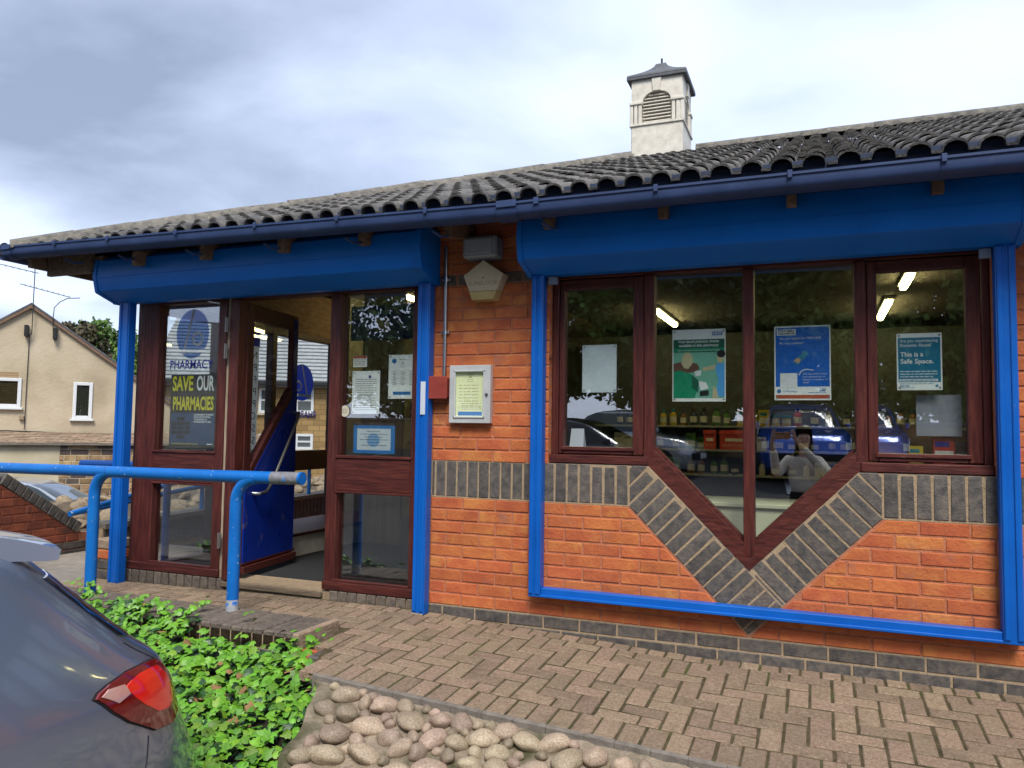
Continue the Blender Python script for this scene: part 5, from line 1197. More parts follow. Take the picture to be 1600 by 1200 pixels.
for xa, wd, z0, z1, vert in ((-.56, .80, 1.58, 2.49, 0), (1.515, .55, 1.26, 2.43, 1)):
    x0, x1, a, b = xa - wd / 2, xa + wd / 2, gz2(z0), gz2(z1); t_ = .10
    m = M(); m.box(x0, x0 + t_, -.05, .05, a, b, .01); m.box(x1 - t_, x1, -.05, .05, a, b, .01); m.box(x0 + t_, x1 - t_, -.05, .05, a, a + t_, .01); m.box(x0 + t_, x1 - t_, -.05, .05, b - t_, b, .01)
    w = part(m, 'window', gh, MPVC)
    m = M(); m.box(x0 - .06, x1 + .06, -.12, .02, a - .07, a, .01); part(m, 'sill', w, MPVC)
    m = M(); m.box(x0 + t_, x1 - t_, -.012, -.004, a + t_, b - t_); part(m, 'pane', w, glassmat('far pane', (.6, .62, .6), 1.5, .05) if 'far pane' not in MATS else MATS['far pane'])
    m = M()
    if vert:
        for k in range(6): m.box(x0 + t_ + k * .066, x0 + t_ + k * .066 + .05, -.003, -.001, a + t_, b - t_)
    else:
        for k in range(14): m.box(x0 + t_, x1 - t_, -.003, -.001, a + t_ + k * .072, a + t_ + k * .072 + .055)
    part(m, 'blind', w, flat('blind %d' % vert, (.16, .17, .16) if vert else (.30, .19, .09)))
m = M(); m.tube([(-.03, -.06, gz2(.9)), (-.03, -.03, gz2(2.0)), (-.02, -.03, gz2(3.9))], .012, 6); m.tube([(-3.5, -.05, gz2(.78)), (-.5, -.05, gz2(.86)), (1.2, -.05, gz2(.80)), (5, -.05, gz2(.72))], .018, 6); part(m, 'cable', gh, MDARK)
m = M(); m.box(-.18, -.05, -.10, 0, gz2(1.20), gz2(1.33), .01); part(m, 'meter_box', gh, MSTB)
for lbl, x, hgt, hook in (('tall thin television aerial with a long arm on the gable top', .05, 1.7, False), ('short cranked television aerial on the right of the gable top', .62, .95, True)):
    t = thing('television_aerial', lbl, 'aerial', tuple(P0 + Vector((math.cos(yaw + .45) * x, math.sin(yaw + .45) * x, 4.2))), yaw + .45, 'aerials on the gable house', local=True)
    zb = -.45
    m = M(); m.box(-.20, -.09, -.22, .0, zb + .05, zb + .40, .01) if not hook else m.box(.0, .11, -.22, .0, zb + .0, zb + .36, .01); part(m, 'bracket', t, MDARK)
    m = M(); m.tube([(-.1, -.15, zb + .1), (-.02, -.15, zb + .1), (0, -.15, zb + .2), (0, -.15, hgt + .1)] if not hook else [(.0, -.15, zb + .2), (-.02, -.15, .2), (.0, -.15, .55), (.15, -.15, .75), (.35, -.15, .88), (.7, -.15, .92)], .014, 6); part(m, 'mast', t, MATS['dark iron'])
    m = M()
    ax, az = (0, hgt - .1) if not hook else (.3, .92)
    m.tube([(ax - 1.6 if not hook else ax - 1.25, -.15, az + .3), (ax + .1, -.15, az)], .012, 5)
    for k in range(9): xx = (ax - 1.5 + k * .18) if not hook else (ax - 1.1 + k * .15); zz = az + .3 - (k + .6) * .033; m.tube([(xx, -.35, zz), (xx, .05, zz)], .007, 4)
    part(m, 'antenna', t, MATS['dark iron'], kind='stuff')
# garden wall with tiled lean-to in front of the house
gw = thing('lean_to', 'brown tiled lean-to roof over cream and rough stone wall in front of the tan house', 'outbuilding', (P0.x, P0.y, -1.5), yaw + .40, local=True)
yl = -2.4
m = M(); m.box(-6, 1.27, yl + .01, yl + .3, 0, gz2(.56)); part(m, 'rendered_wall', gw, nmat('cream render', [(.38, .33, .22), (.50, .44, .31)], scale=1.6, rough=.95, bump=.4, spots=[((.28, .24, .16), 3, .6, .75, .5)]))
m = M(); m.box(1.27, 7, yl + .02, yl + .3, 0, gz2(.56)); sw = part(m, 'stone_wall', gw, nmat('pale stone mortar', [(.34, .28, .20), (.46, .39, .29)], scale=6, rough=1))
MSTO = nmat('sandstone block', [(.13, .085, .05), (.26, .17, .085), (.36, .25, .13)], scale=4, rough=.95, bump=.8, bscale=18, rnd=.32, huev=.015)
MSTD = nmat('dark stone block', [(.06, .045, .04), (.11, .085, .07)], scale=4, rough=.95, bump=.8, bscale=18, rnd=.3)
z = gz2(-1.3); row = 0
while z < gz2(.53):
    h_ = .168; x = 1.28 - random.random() * .3
    while x < 6.5:
        l_ = random.uniform(.28, .52); q = clip([(x, z), (x + l_ - .025, z), (x + l_ - .025, z + h_ - .025), (x, z + h_ - .025)], (-1, 0, -1.28))
        dark = (z > gz2(.15) and random.random() < .6) or random.random() < (.35 if x < 2.0 else .12)
        if len(q) > 2: layone(q, sw, 'stone', MSTD if dark else MSTO, T=Matrix.Translation((0, yl, 0)), depth=.1, bev=.012, proud=random.uniform(-.01, .01))
        x += l_
    z += h_; row += 1
MBT = nmat('brown lean-to tile', [(.14, .095, .06), (.24, .17, .115), (.31, .235, .16)], scale=3, rough=.95, bump=.6, rnd=.2)
m = M(); m.prism([(yl - .14, gz2(.535)), (0, gz2(.82)), (0, gz2(.76)), (yl - .14, gz2(.475))], -6.1, 7.1, TX); lr = part(m, 'roof', gw, MBT)
tmb = M(); tmb.box(0, .40, 0, .37, 0, .022, .006); tmb = tmb.mesh('tile'); fixn(tmb); tmb.materials.append(MBT)
pl_ = math.atan2(.285, -yl + .14)
for r_ in range(7):
    for c in range(30):
        x = -6 + c * .41 + (r_ % 2) * .2
        inst('tile', tmb, lr, Matrix.Translation((x, yl - .15 + r_ * .36 * math.cos(pl_), gz2(.54) + r_ * .36 * math.sin(pl_))) @ Matrix.Rotation(pl_ - .05, 4, 'X') @ Matrix.Rotation(random.gauss(0, .01), 4, 'Y'))
m = M(); m.box(-6.1, 7.1, yl - .15, yl - .06, gz2(.48), gz2(.535), .01); part(m, 'fascia', gw, MCON)
# yellow stone house seen through the door
def at(u, v, t): a = (u - 800) / 1194.28; b = -(v - 600) / 1194.28; return CAM + (fw + rt * a + up * b) * t
hp0 = at(470, 690, 27)
sh = thing('stone_house', 'yellow sandstone house with slate roof seen through the open door and side window', 'house', (hp0.x, hp0.y, -1.5), yaw + .12, local=True)
MSH = bpy.data.materials.new('coursed yellow stone'); MSH.use_nodes = True; t_ = MSH.node_tree; bs = t_.nodes['Principled BSDF']; bk = nd(t_, 'ShaderNodeTexBrick'); tcx = nd(t_, 'ShaderNodeTexCoord'); mpx = nd(t_, 'ShaderNodeMapping'); mpx.inputs['Rotation'].default_value = (R(90), 0, 0)
t_.links.new(tcx.outputs['Object'], mpx.inputs[0]); t_.links.new(mpx.outputs[0], bk.inputs[0]); t_.links.new(bk.outputs[0], bs.inputs['Base Color']); bs.inputs['Roughness'].default_value = .9
for i_, c_ in ((1, (.34, .22, .085, 1)), (2, (.22, .135, .05, 1)), (3, (.16, .105, .05, 1))): bk.inputs[i_].default_value = c_
bk.inputs['Scale'].default_value = 1; bk.inputs['Mortar Size'].default_value = .012; bk.inputs['Brick Width'].default_value = .42; bk.inputs['Row Height'].default_value = .19
eh = 1.5 + (at(480, 592, 27).z)
m = M(); m.box(-5, 9, 0, 8, 0, eh); part(m, 'wall', sh, MSH)
m = M(); m.prism([(-.35, eh - .12), (4, eh + 3.4), (8.35, eh - .12), (8.35, eh - .3), (-.35, eh - .3)], -5.2, 9.2, TX); sr = part(m, 'roof', sh, nmat('pale grey slate', [(.20, .22, .23), (.33, .35, .36)], scale=6, stretch=(1, 1, 1), rough=.6))
for k in range(24):
    m = M(); y0 = -.36 + k * .18; m.box(-5.2, 9.2, y0, y0 + .2, eh - .09 + k * .1457, eh - .06 + k * .1457); part(m, 'slate_course', sr, MATS['pale grey slate'])
m = M(); m.box(-5.2, 9.2, -.45, -.30, eh - .26, eh - .12, .02); part(m, 'gutter', sh, MDARK)
for u0, u1, v0, v1 in ((461, 490, 606, 645), (461, 489, 678, 702), (405, 425, 606, 645), (405, 425, 678, 702)):
    Pa, Pb = at(u0, v1, 27), at(u1, v0, 27); ca, sa = math.cos(yaw + .12), math.sin(yaw + .12)
    lx = lambda p: (p.x - hp0.x) * ca + (p.y - hp0.y) * sa
    xa, xb, za, zb = lx(Pa), lx(Pb), Pa.z + 1.5, Pb.z + 1.5
    m = M(); m.box(xa, xa + .09, -.04, .05, za, zb); m.box(xb - .09, xb, -.04, .05, za, zb); m.box(xa, xb, -.045, .05, za, za + .09); m.box(xa, xb, -.045, .05, zb - .09, zb); m.box(xa, xb, -.03, .05, (za + zb) / 2 - .03, (za + zb) / 2 + .03)
    w = part(m, 'window', sh, MPVC); m = M(); m.box(xa + .05, xb - .05, -.012, -.004, za + .05, zb - .05); part(m, 'pane', w, flat('dull pane', (.10, .115, .12), rough=.1))
    m = M(); m.box(xa - .08, xb + .08, -.10, .02, za - .08, za); part(m, 'sill', w, MATS['pale stone mortar'])
# ================================================================ trees
MLEAFM = nmat('hedge foliage', [(.03, .07, .012), (.07, .14, .02), (.13, .20, .035)], scale=3, rough=.7)
MLEAFP = nmat('brown tinged foliage', [(.05, .04, .025), (.10, .085, .04)], scale=3, rough=.7)
MLEAFD = nmat('dark foliage', [(.012, .022, .008), (.028, .05, .014), (.05, .075, .02)], scale=3, rough=.75)
MBARK = nmat('bark', [(.04, .03, .022), (.09, .07, .05)], scale=8, rough=1, bump=1)
def crown(name, par, cen, rad, nclump, nleaf, size, mat, seed):
    r_ = np.random.default_rng(seed); V = []; F = []
    for c in range(nclump):
        d_ = r_.normal(size=3); d_ /= np.linalg.norm(d_); cc = np.array(cen) + d_ * np.array(rad) * r_.uniform(.35, 1) ** .6; cr_ = min(rad) * r_.uniform(.16, .34)
        n_ = nleaf
        p = r_.normal(size=(n_, 3)); p /= np.linalg.norm(p, axis=1)[:, None]; p = cc + p * cr_ * r_.uniform(.4, 1.08, (n_, 1))
        a = r_.normal(size=(n_, 3)); a /= np.linalg.norm(a, axis=1)[:, None]; b = np.cross(a, r_.normal(size=(n_, 3))); b /= np.linalg.norm(b, axis=1)[:, None]
        s_ = size * r_.uniform(.6, 1.3, (n_, 1))
        base = len(V) * 4 if False else sum(len(x) for x in V); q = np.stack([p - a * s_, p + b * s_ * .55, p + a * s_, p - b * s_ * .55], 1).reshape(-1, 3); V.append(q)
        F += [tuple(base + 4 * i + j for j in range(4)) for i in range(n_)]
    m = M(); m.v = [tuple(x) for x in np.concatenate(V)]; m.f = F; m.mi = [0] * len(F)
    me = m.mesh(name, WL[par.name]); o = bpy.data.objects.new(name, me); C.objects.link(o); me.materials.append(mat); o.parent = par; return o
def tree(name, label, x, y, z0, h, rad, mat, seed, cl=40, nl=70, size=.16, group=None, trunk=True):
    t = thing(name, label, 'tree' if trunk else 'bush', (x, y, z0), group=group)
    if trunk:
        r_ = random.Random(seed); m = M(); m.tube([(x, y, z0), (x + .1, y, z0 + h * .3), (x + .05, y + .1, z0 + h * .75)], [rad[0] * .10, rad[0] * .075, .03], 8)
        for k in range(5):
            a = k * 1.3 + r_.random(); zz = z0 + h * (.3 + .08 * k); m.tube([(x + .05, y, zz), (x + math.cos(a) * rad[0] * .6, y + math.sin(a) * rad[0] * .6, zz + h * .18)], [rad[0] * .04, .015], 6)
        part(m, 'trunk', t, MBARK, smooth=60)
    crown('crown', t, (x, y, z0 + h - rad[2]), rad, cl, nl, size, mat, seed); return t
for k, (u, v, tt, w_, mt) in enumerate(((120, 540, 34, 1.5, MLEAFP), (165, 545, 36, 2.2, MLEAFM), (205, 560, 38, 2.0, MLEAFM), (235, 570, 33, 2.0, MLEAFM))):
    p = at(u, v, tt); tree('tree', ('brown tinged tree directly behind the gable roof slope', 'green tree between the gable roof and the blue shutter post', 'green tree showing beside the blue shutter post', 'green tree hidden behind the porch frame')[k], p.x, p.y, -1.5, p.z + 1.5 + w_ * .55, (w_, w_, w_ * .9), mt, 20 + k, 60, 110, .12, 'trees behind the tan house')
# ================================================================ inside the shop
MTUBE = nmat('lit fluorescent tube', [(.9, .8, .45), (1, .9, .55)], scale=3, emit=((1, .82, .36), 12.0))
TL = (('lit strip light behind the left centre pane', -.20, 4.35, 5.75), ('lit strip light behind the right casement, the longer of the two', 2.25, 4.45, 5.85), ('lit strip light at the top of the right casement', 2.31, 3.05, 3.75), ('lit strip light glimpsed at the top right of the porch sidelight', -2.53, 2.65, 3.6))
for lb, x, y0, y1 in TL:
    t = thing('strip_light', lb, 'strip light', (x, (y0 + y1) / 2, 2.48), group='strip lights on the shop ceiling')
    m = M(); m.box(x - .05, x + .05, y0, y1, 2.525, 2.558, .004); part(m, 'body', t, MPVC)
    m = M(); m.box(x - .032, x + .032, y0 + .03, y1 - .03, 2.485, 2.524, .012); part(m, 'tube', t, MTUBE)
MSH2 = flat('grey shelf', (.26, .27, .24), rough=.5)
YS = 5.9
su = thing('shelving_unit', 'grey open shelving unit with rows of products behind the V shaped window', 'shelves', (1.0, YS + .1, -.02))
m = M(); m.box(-1.32, 3.75, YS + .32, YS + .36, -.02, 2.45, .004); part(m, 'back_panel', su, flat('shelf back', (.05, .055, .05)))
SZ = (.264, .563, .884, 1.194)
for z in SZ: m = M(); m.box(-1.32, 3.75, YS - .06, YS + .32, z - .028, z, .004); part(m, 'shelf', su, MSH2)
m = M(); m.box(-1.32, 3.75, YS - .06, YS + .32, -.02, .06); part(m, 'plinth', su, MDARK)
PC = {'red': (.35, .02, .015), 'green': (.06, .16, .03), 'blue': (.02, .06, .22), 'white': (.52, .52, .48), 'yellow': (.42, .32, .02), 'brown': (.18, .08, .03), 'orange': (.40, .10, .01), 'dark blue': (.01, .015, .05)}
BM = {}
def product(kind, col):
    if (kind, col) in BM: return BM[kind, col]
    m = M()
    if kind == 'bottle': m.lathe([(.026, 0), (.03, .01), (.03, .085), (.022, .105), (.012, .112), (.012, .135), (.013, .137)], n=12); m.k = 1; m.lathe([(.0305, .025), (.0305, .075)], n=12); m.k = 2; m.lathe([(.0145, .118), (.0145, .142), (.012, .145)], n=12)
    elif kind == 'tub': m.lathe([(.036, 0), (.038, .008), (.036, .075)], n=14); m.k = 1; m.lathe([(.0375, .02), (.0372, .06)], n=14); m.k = 2; m.lathe([(.040, .072), (.040, .095), (.036, .098)], n=14)
    else: m.box(-.042, .042, -.03, .03, 0, .125, .002); m.k = 1; m.box(-.036, .036, -.0312, -.03, .02, .065); m.k = 2; m.box(-.036, .02, -.0312, -.03, .082, .105)
    me = m.mesh('product'); autosmooth(me, 35)
    for c in (PC[col], (.5, .5, .45), tuple(x * .5 for x in PC[col][::-1])): me.materials.append(nmat('print %s %d' % (col, len(MATS)), [tuple(v * .85 for v in c), c], scale=20, rough=.45))
    BM[kind, col] = me; return me
LBK = {'bottle': 'small %s bottle, %s shelf behind the V window, %s', 'tub': 'lidded %s tub, %s shelf behind the V window, %s', 'box': 'upright %s carton, %s shelf behind the V window, %s'}
rp = random.Random(11)
def place(me, kind, label, cat, x, y, z, group, s=1, r=0):
    o = bpy.data.objects.new(kind, me); C.objects.link(o); o.location = (x, y, z); o.scale = (s, s, s); o.rotation_euler = (0, 0, r); WL[o.name] = Vector((x, y, z)); tag(o, label, cat, group); return o
for si, z in enumerate(SZ):
    if si == 0: continue
    x = -1.0
    while x < 3.5:
        if si == 2 and .16 < x < .82: x += .1; continue
        kind = rp.choice(('bottle', 'bottle', 'tub', 'box', 'box')); col = rp.choice(('green', 'green', 'blue', 'white', 'red', 'yellow', 'brown', 'dark blue', 'orange') if si > 1 else ('green', 'white', 'dark blue', 'brown', 'white'))
        for k in range(rp.randint(1, 3)):
            if x > 3.5 or (si == 2 and .12 < x < .86): break
            place(product(kind, col), 'product_' + kind, LBK[kind] % (col, ('bottom', 'second lowest', 'second highest', 'top')[si], 'left' if x < .02 else 'left of the centre bar' if x < .85 else 'right of the centre bar' if x < 1.76 else 'far right'), kind if kind != 'box' else 'carton', x, YS + .04 + rp.random() * .04, z, '%s %s on the shelves' % (col, {'bottle': 'bottles', 'tub': 'tubs', 'box': 'cartons'}[kind]), rp.uniform(1.25, 1.7)); x += .133
        x += rp.choice((0, .03, .07))
for x, w, lb in ((.225, .15, 'small red display box to the left of the larger one on the middle shelf'), (.53, .36, 'large red display box with white lettering on the middle shelf')):
    t = thing('display_box', lb, 'display box', (x, YS + .1, .884)); m = M(); m.box(x - w / 2, x + w / 2, YS - .04, YS + .2, .886, 1.10, .003); m.box(x - w / 2 - .01, x + w / 2 + .01, YS - .05, YS + .21, 1.08, 1.135, .003); part(m, 'carton', t, nmat('red card', [(.42, .03, .02), (.55, .05, .03)], scale=6, rough=.6))
    m = M(); lines(m, x - w * .3, x + w * .3, 1.01, YS - .042, .04); m.k = 1; lines(m, x - w * .4, x + w * .4, .94, YS - .042, .04); part(m, 'print', t, [MWI, flat('print salmon', (.5, .16, .09))])
# cream display plinth behind the low point of the window
m = M(); m.box(.30, 2.05, .33, .75, -.02, .675, .004); m.box(.28, 2.07, .31, .77, .665, .69, .004); top(m, 'display_plinth', nmat('pale green cream board', [(.60, .62, .40), (.70, .71, .49)], scale=3, rough=.7), 'pale cream display plinth low behind the point of the V window', 'plinth')
m = M(); pr2 = [(1.86, .98), (2.45, .98), (2.45, 1.03)] + [(2.45 - .59 * i / 14, 1.05 + .11 * (.5 - .5 * math.cos(math.pi * min(1, i / 9)))) for i in range(15)]
m.prism(pr2, .36, .39); top(m, 'wavy_board', nmat('honey timber board', [(.26, .15, .06), (.36, .22, .10)], scale=4, stretch=(.5, 4, 4), rough=.5), 'honey coloured timber display board with a curved top in the right casement', 'board')
for x, z, col, lb, w in ((2.03, .945, 'yellow', 'small yellow packet low in the right casement', .8), (2.16, .945, 'red', 'red carton beneath the grey sheet in the right casement', 1.2), (2.25, .945, 'dark blue', 'dark blue carton at the right edge of the right casement', 1.0)): place(product('box', col), 'product_box', lb, 'carton', x, .22, z, None, w)
# things behind the porch sidelight
m = M(); m.box(-2.75, -1.75, 2.0, 2.05, 1.96, 2.30, .01); t = thing('hanging_fascia', 'dark blue hanging sign board high inside the porch sidelight', 'sign', (-2.25, 2.0, 1.96)); part(m, 'board', t, MVB)
m = M(); m.box(-2.46, -2.30, 1.995, 1.999, 2.05, 2.17); part(m, 'label_card', t, flat('gold card', (.36, .26, .10)))
m = M()
for k in range(6): m.box(-2.20 + k * .085, -2.125 + k * .085, 1.35, 1.36 + .02 * (k % 2), .0, 2.3, .012)
top(m, 'curtain_panel', nmat('beige slats', [(.26, .17, .09), (.36, .25, .14)], scale=5, stretch=(5, 5, .4), rough=.8), 'beige vertical panelling at the left side inside the porch sidelight', 'panel', kind='stuff') if False else None
m = M(); m.box(-2.66, -2.20, 2.1, 2.14, -.02, 2.5, .003); 
for k in range(5): m.box(-2.66 + k * .095, -2.655 + k * .095, 2.094, 2.1, -.02, 2.5)
top(m, 'wall_panel', nmat('beige panelling', [(.28, .19, .10), (.38, .27, .15)], scale=5, stretch=(5, 5, .4), rough=.8), 'beige timber panel standing inside the porch sidelight on the left', 'panel')
s2 = thing('side_shelving', 'dark shelf unit with green and orange cartons inside the porch sidelight', 'shelves', (-1.9, 2.2, -.02))
m = M(); m.box(-2.2, -1.3, 2.45, 2.48, -.02, 1.75); part(m, 'back_panel', s2, MATS['shelf back'])
for z in (.72, .97, 1.22, 1.50): m = M(); m.box(-2.2, -1.3, 2.2, 2.45, z - .02, z, .003); part(m, 'shelf', s2, MSH2)
for z, cols_ in ((.72, ('orange', 'brown', 'dark blue')), (.97, ('yellow', 'brown', 'orange')), (1.22, ('green', 'green', 'green', 'yellow')), (1.50, ('dark blue', 'white', 'blue'))):
    x = -2.14; k = 0
    while x < -1.36:
        col = cols_[(k // 2) % len(cols_)]; place(product('box', col), 'product_box', 'upright %s carton on the shelf inside the porch sidelight' % col, 'carton', x, 2.27, z, '%s cartons inside the porch sidelight' % col, 1.15); x += .105; k += 1
for x, lb in ((-2.02, 'white carton with a round navy spot, left one of the pair in the porch sidelight'), (-1.86, 'white carton with a round navy spot, right one of the pair in the porch sidelight')):
    t = thing('spot_box', lb, 'carton', (x, 2.08, 1.62)); m = M(); m.box(x - .085, x + .085, 2.05, 2.15, 1.62, 1.82, .004); part(m, 'carton', t, MWP); m = M(); disc(m, x + .01, 1.715, .055, .07, 2.048); part(m, 'spot', t, MVB)
m = M(); m.box(-2.1, -1.75, 2.05, 2.15, 1.595, 1.618); top(m, 'bracket_shelf', MSH2, 'narrow shelf carrying the two spotted cartons', 'shelf')
m = M()
m.box(-1.35, -.80, 1.30, 1.9, -.02, .28, .01); top(m, 'window_bench', MWOODX, 'low dark red bench inside the porch sidelight', 'bench')
# ================================================================ across the car park (seen mirrored in the glass)
per = thing('person', 'woman in cream jumper and long black skirt holding a phone sideways at her face', 'person', (1.80, -4.82, -.62))
MSKIN = nmat('skin', [(.42, .24, .16), (.50, .30, .21)], scale=12, rough=.5); MKNIT = nmat('cream knit', [(.60, .55, .46), (.74, .69, .60)], scale=30, rough=.95, bump=.6, bscale=90); MSKIRT = flat('black cloth', (.008, .008, .01), rough=.9); MHAIR = nmat('dark brown hair', [(.012, .007, .005), (.035, .02, .013)], scale=9, stretch=(9, 9, 1), rough=.45)
PX, PY, PZ = 1.80, -4.82, -.62
def skinned(name, nodes, edges, par, mat, sub=2, rootidx=0):
    me = bpy.data.meshes.new(name); off = WL[par.name]
    me.from_pydata([tuple(Vector(n[:3]) + Vector((PX, PY, PZ)) - off) for n in nodes], edges, []); o = bpy.data.objects.new(name, me); C.objects.link(o); o.parent = par
    WL[o.name] = WL[par.name]; sk = o.modifiers.new('skin', 'SKIN'); sk.use_smooth_shade = True
    lay = me.skin_vertices[0] if me.skin_vertices else None
    if lay is None:
        b = bmesh.new(); b.from_mesh(me); ly = b.verts.layers.skin.verify()
        b.verts.ensure_lookup_table()
        for i, v in enumerate(b.verts): v[ly].radius = nodes[i][3] if isinstance(nodes[i][3], tuple) else (nodes[i][3], nodes[i][3]); v[ly].use_root = i == rootidx
        b.to_mesh(me); b.free()
    else:
        for i, n in enumerate(nodes): lay.data[i].radius = n[3] if isinstance(n[3], tuple) else (n[3], n[3]); lay.data[i].use_root = i == rootidx
    ss = o.modifiers.new('sub', 'SUBSURF'); ss.levels = ss.render_levels = sub; me.materials.append(mat); return o
hx, hy, hz = -.245, .36, 1.73            # where the phone is, relative to her feet
nodes = [(0, 0, .92, (.15, .11)), (0, 0, 1.10, (.12, .09)), (0, .01, 1.30, (.15, .10)), (0, 0, 1.43, (.09, .07)), (0, .01, 1.50, .05), (0, .03, 1.57, .06), (0, .03, 1.66, (.078, .095)), (0, .03, 1.73, (.07, .085)),
         (-.17, 0, 1.41, .05), (-.30, .10, 1.26, .042), (-.36, .30, 1.62, .028), (.17, 0, 1.41, .05), (.27, .12, 1.24, .042), (-.10, .32, 1.64, .028),
         (-.09, 0, .86, .085), (-.10, .01, .48, .055), (-.10, -.01, .08, .038), (-.10, .14, .03, .035), (.09, 0, .86, .085), (.10, .01, .48, .055), (.10, -.01, .08, .038), (.10, .14, .03, .035)]
edges = [(0, 1), (1, 2), (2, 3), (3, 4), (4, 5), (5, 6), (6, 7), (2, 8), (8, 9), (9, 10), (2, 11), (11, 12), (12, 13), (0, 14), (14, 15), (15, 16), (16, 17), (0, 18), (18, 19), (19, 20), (20, 21)]
def hand(bx, side):
    for f in range(4):
        n = len(nodes); z = hz - .045 + f * .024; L_ = (.030, .034, .032, .026)[f]
        nodes.extend([(bx, hy - .035, z, .009), (bx + side * .0, hy + .005 - .002 * f, z + .002, .0085), (bx - side * L_, hy + .018, z + .003, .0075)])
        par_ = 10 if side < 0 else 13; edges.extend([(par_, n), (n, n + 1), (n + 1, n + 2)])
    n = len(nodes); nodes.extend([(bx - side * .01, hy - .04, hz - .05, .010), (bx - side * .035, hy - .03, hz - .03, .008)]); edges.extend([(10 if side < 0 else 13, n), (n, n + 1)])
hand(hx - .10, -1); hand(hx + .115, 1)
body = skinned('body', nodes, edges, per, MSKIN)
jn = [(0, 0, 1.02, (.155, .115)), (0, 0, 1.12, (.155, .11)), (0, .01, 1.30, (.175, .125)), (0, 0, 1.43, (.12, .09)), (0, .01, 1.475, .065), (-.18, 0, 1.41, .070), (-.30, .10, 1.25, .062), (-.345, .26, 1.55, .042), (.18, 0, 1.41, .070), (.27, .12, 1.23, .062), (-.04, .29, 1.575, .042)]
skinned('jumper', jn, [(0, 1), (1, 2), (2, 3), (3, 4), (2, 5), (5, 6), (6, 7), (2, 8), (8, 9), (9, 10)], per, MKNIT)
m = M(); m.grid(lambda u, v: (PX + (.15 + .09 * v + .012 * math.sin(u * 44) * v) * math.cos(2 * math.pi * u), PY + (.115 + .09 * v + .012 * math.sin(u * 44) * v) * math.sin(2 * math.pi * u), PZ + 1.06 - .88 * v), 60, 12, True); part(m, 'skirt', per, MSKIRT, smooth=70)
m = M(); m.grid(lambda u, v: (PX + (.088 + .03 * v) * math.cos(math.pi * (.98 + 1.04 * u)) , PY + .01 + (.10 + .012 * v) * math.sin(math.pi * (.98 + 1.04 * u)), PZ + 1.80 - .46 * v + .012 * math.sin(u * 30) * v - .05 * (2 * u - 1) ** 2 * (1 - v)), 30, 14)
m.grid(lambda u, v: (PX + .09 * math.sin(math.pi * .5 * v) * math.cos(2 * math.pi * u), PY + .022 + .105 * math.sin(math.pi * .5 * v) * math.sin(2 * math.pi * u), PZ + 1.775 + .052 * math.cos(math.pi * .5 * v)), 24, 8, True); part(m, 'hair', per, MHAIR, smooth=80)
m = M(); 
for s_ in (-1, 1): m.lathe([(.0, -.008), (.010, 0), (.0, .008)], (PX + s_ * .032, PY + .115, PZ + 1.675), 10)
part(m, 'eyes', per, flat('eye', (.05, .03, .02), rough=.2), kind='stuff')
m = M(); m.lathe([(.004, .05), (.012, .018), (.016, .0), (.008, -.008)], (PX, PY + .122, PZ + 1.632), 8); part(m, 'nose', per, MSKIN, smooth=60)
m = M(); m.box(PX - .024, PX + .024, PY + .108, PY + .118, PZ + 1.592, PZ + 1.602, .004); part(m, 'mouth', per, flat('lip', (.36, .10, .09)))
ph = thing('phone', 'phone in an orange brown case held sideways at face height', 'phone', (1.555, -4.43, 1.06))
m = M(); m.box(1.555 - .08, 1.555 + .08, -4.440, -4.431, 1.101 - .062, 1.101 + .016, .004); part(m, 'case', ph, nmat('tan case', [(.28, .12, .05), (.38, .17, .08)], scale=8, rough=.5))
m = M(); m.box(1.555 - .078, 1.555 + .078, -4.4418, -4.4402, 1.101 - .060, 1.101 + .014, .001); part(m, 'screen', ph, MDARK)
m = M(); m.tube([(1.555, -4.431, 1.101), (1.555, -4.427, 1.101)], .007, 12); part(m, 'lens', ph, MDARK)
car('parked_car', 'bright blue large family car parked facing the shop behind the photographer', (2.3, -13.6, .12), R(180), carpaint('blue metallic paint', (.015, .09, .46), .45), SUVT)
car('parked_car', 'dark navy hatchback parked across the car park, nearer of two side by side', (-2.7, -10.2, -.10), R(100), carpaint('navy paint', (.012, .018, .04), .5))
car('parked_car', 'silver saloon parked beyond the navy hatchback across the car park', (-2.1, -12.9, .14), R(96), carpaint('pale silver paint', (.40, .42, .44), .6))
MLEAFL = nmat('pale foliage', [(.08, .13, .03), (.15, .22, .05), (.22, .30, .09)], scale=3, rough=.7)
k = 0
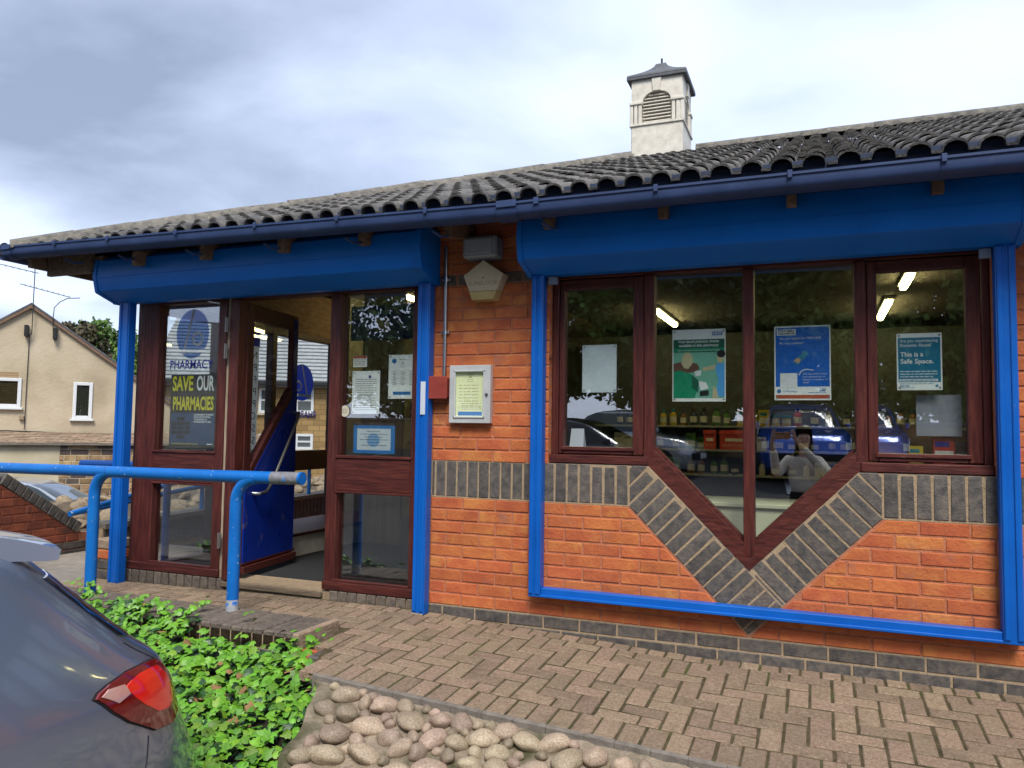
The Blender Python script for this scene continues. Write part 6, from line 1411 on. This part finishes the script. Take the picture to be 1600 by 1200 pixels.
for x, y, h, w_, mt in ((-14, -23, 10.5, 4.0, MLEAFL), (-7.5, -21, 10, 4, MLEAFL), (-3, -20, 11, 3.6, MLEAFM), (1.0, -21.5, 12, 3.8, MLEAFL), (5, -20, 10.5, 3.8, MLEAFL), (9.5, -22, 11, 4, MLEAFD), (14, -23, 10, 4, MLEAFD), (-1.2, -17, 6.5, 2.4, MLEAFD), (3.2, -26, 13, 4, MLEAFL), (-5.2, -26, 13, 4.2, MLEAFL)):
    tree('tree', ('broad pale tree farthest left across the car park', 'leafy tree left of the blue car across the car park', 'dark tree just left of the blue car, across the car park', 'green tree directly behind the blue car', 'green tree right of the blue car across the car park', 'dark tree far right across the car park', 'dark tree at the right end of the far wall', 'small dark tree in front of the boundary wall', 'tall green tree behind the wall, right of the blue car', 'tall green tree behind the wall, left of the blue car')[k], x, y, gz(x, y) - .05, h, (w_, w_, h * .46), mt, 60 + k, 70, 300, .15, 'trees across the car park'); k += 1
m = M()
bw = thing('boundary_wall', 'low sandstone boundary wall at the far side of the car park', 'wall', (0, -17.8, .4)); m.box(-20, 18, -18.0, -17.6, .2, 1.35, .02); part(m, 'stonework', bw, MSTO); m = M(); m.box(-20, 18, -18.05, -17.55, 1.35, 1.44, .02); part(m, 'coping', bw, MCON)
oh = thing('opposite_house', 'pale rendered house with a dark roof across the car park to the left', 'house', (-22, -19, .2), R(-135), local=True)
m = M(); m.prism([(-5, 0), (5, 0), (5, 2.7), (0, 4.9), (-5, 2.7)], -4, 4); part(m, 'wall', oh, MREND); m = M()
for s_ in (-1, 1): m.prism([(0, 4.95), (s_ * 5.4, 2.53), (s_ * 5.4, 2.7), (0, 5.12)], -4.3, 4.3)
part(m, 'roof', oh, MSLA)
for x in (-2.4, 2.4):
    for z in (1,):
        m = M(); m.box(x - .6, x + .6, -4.06, -3.9, z, z + 1.2); w = part(m, 'window', oh, MPVC); m = M(); m.box(x - .5, x + .5, -4.08, -4.06, z + .1, z + 1.1); part(m, 'pane', w, MATS['dull pane'])
bpy.context.view_layer.update()
for o, w in FIT:
    if o.dimensions.x > 1e-4: o.scale.x = w / o.dimensions.x
dg = bpy.context.evaluated_depsgraph_get()
for o in [o for o in C.objects if o.type == 'FONT']:      # lettering becomes plain mesh
    me = bpy.data.meshes.new_from_object(o.evaluated_get(dg)); n_ = bpy.data.objects.new('print_lettering', me); C.objects.link(n_)
    n_.parent = o.parent; n_.location = o.location; n_.rotation_euler = o.rotation_euler; n_.scale = o.scale
    bpy.data.objects.remove(o); n_.name = 'lettering'
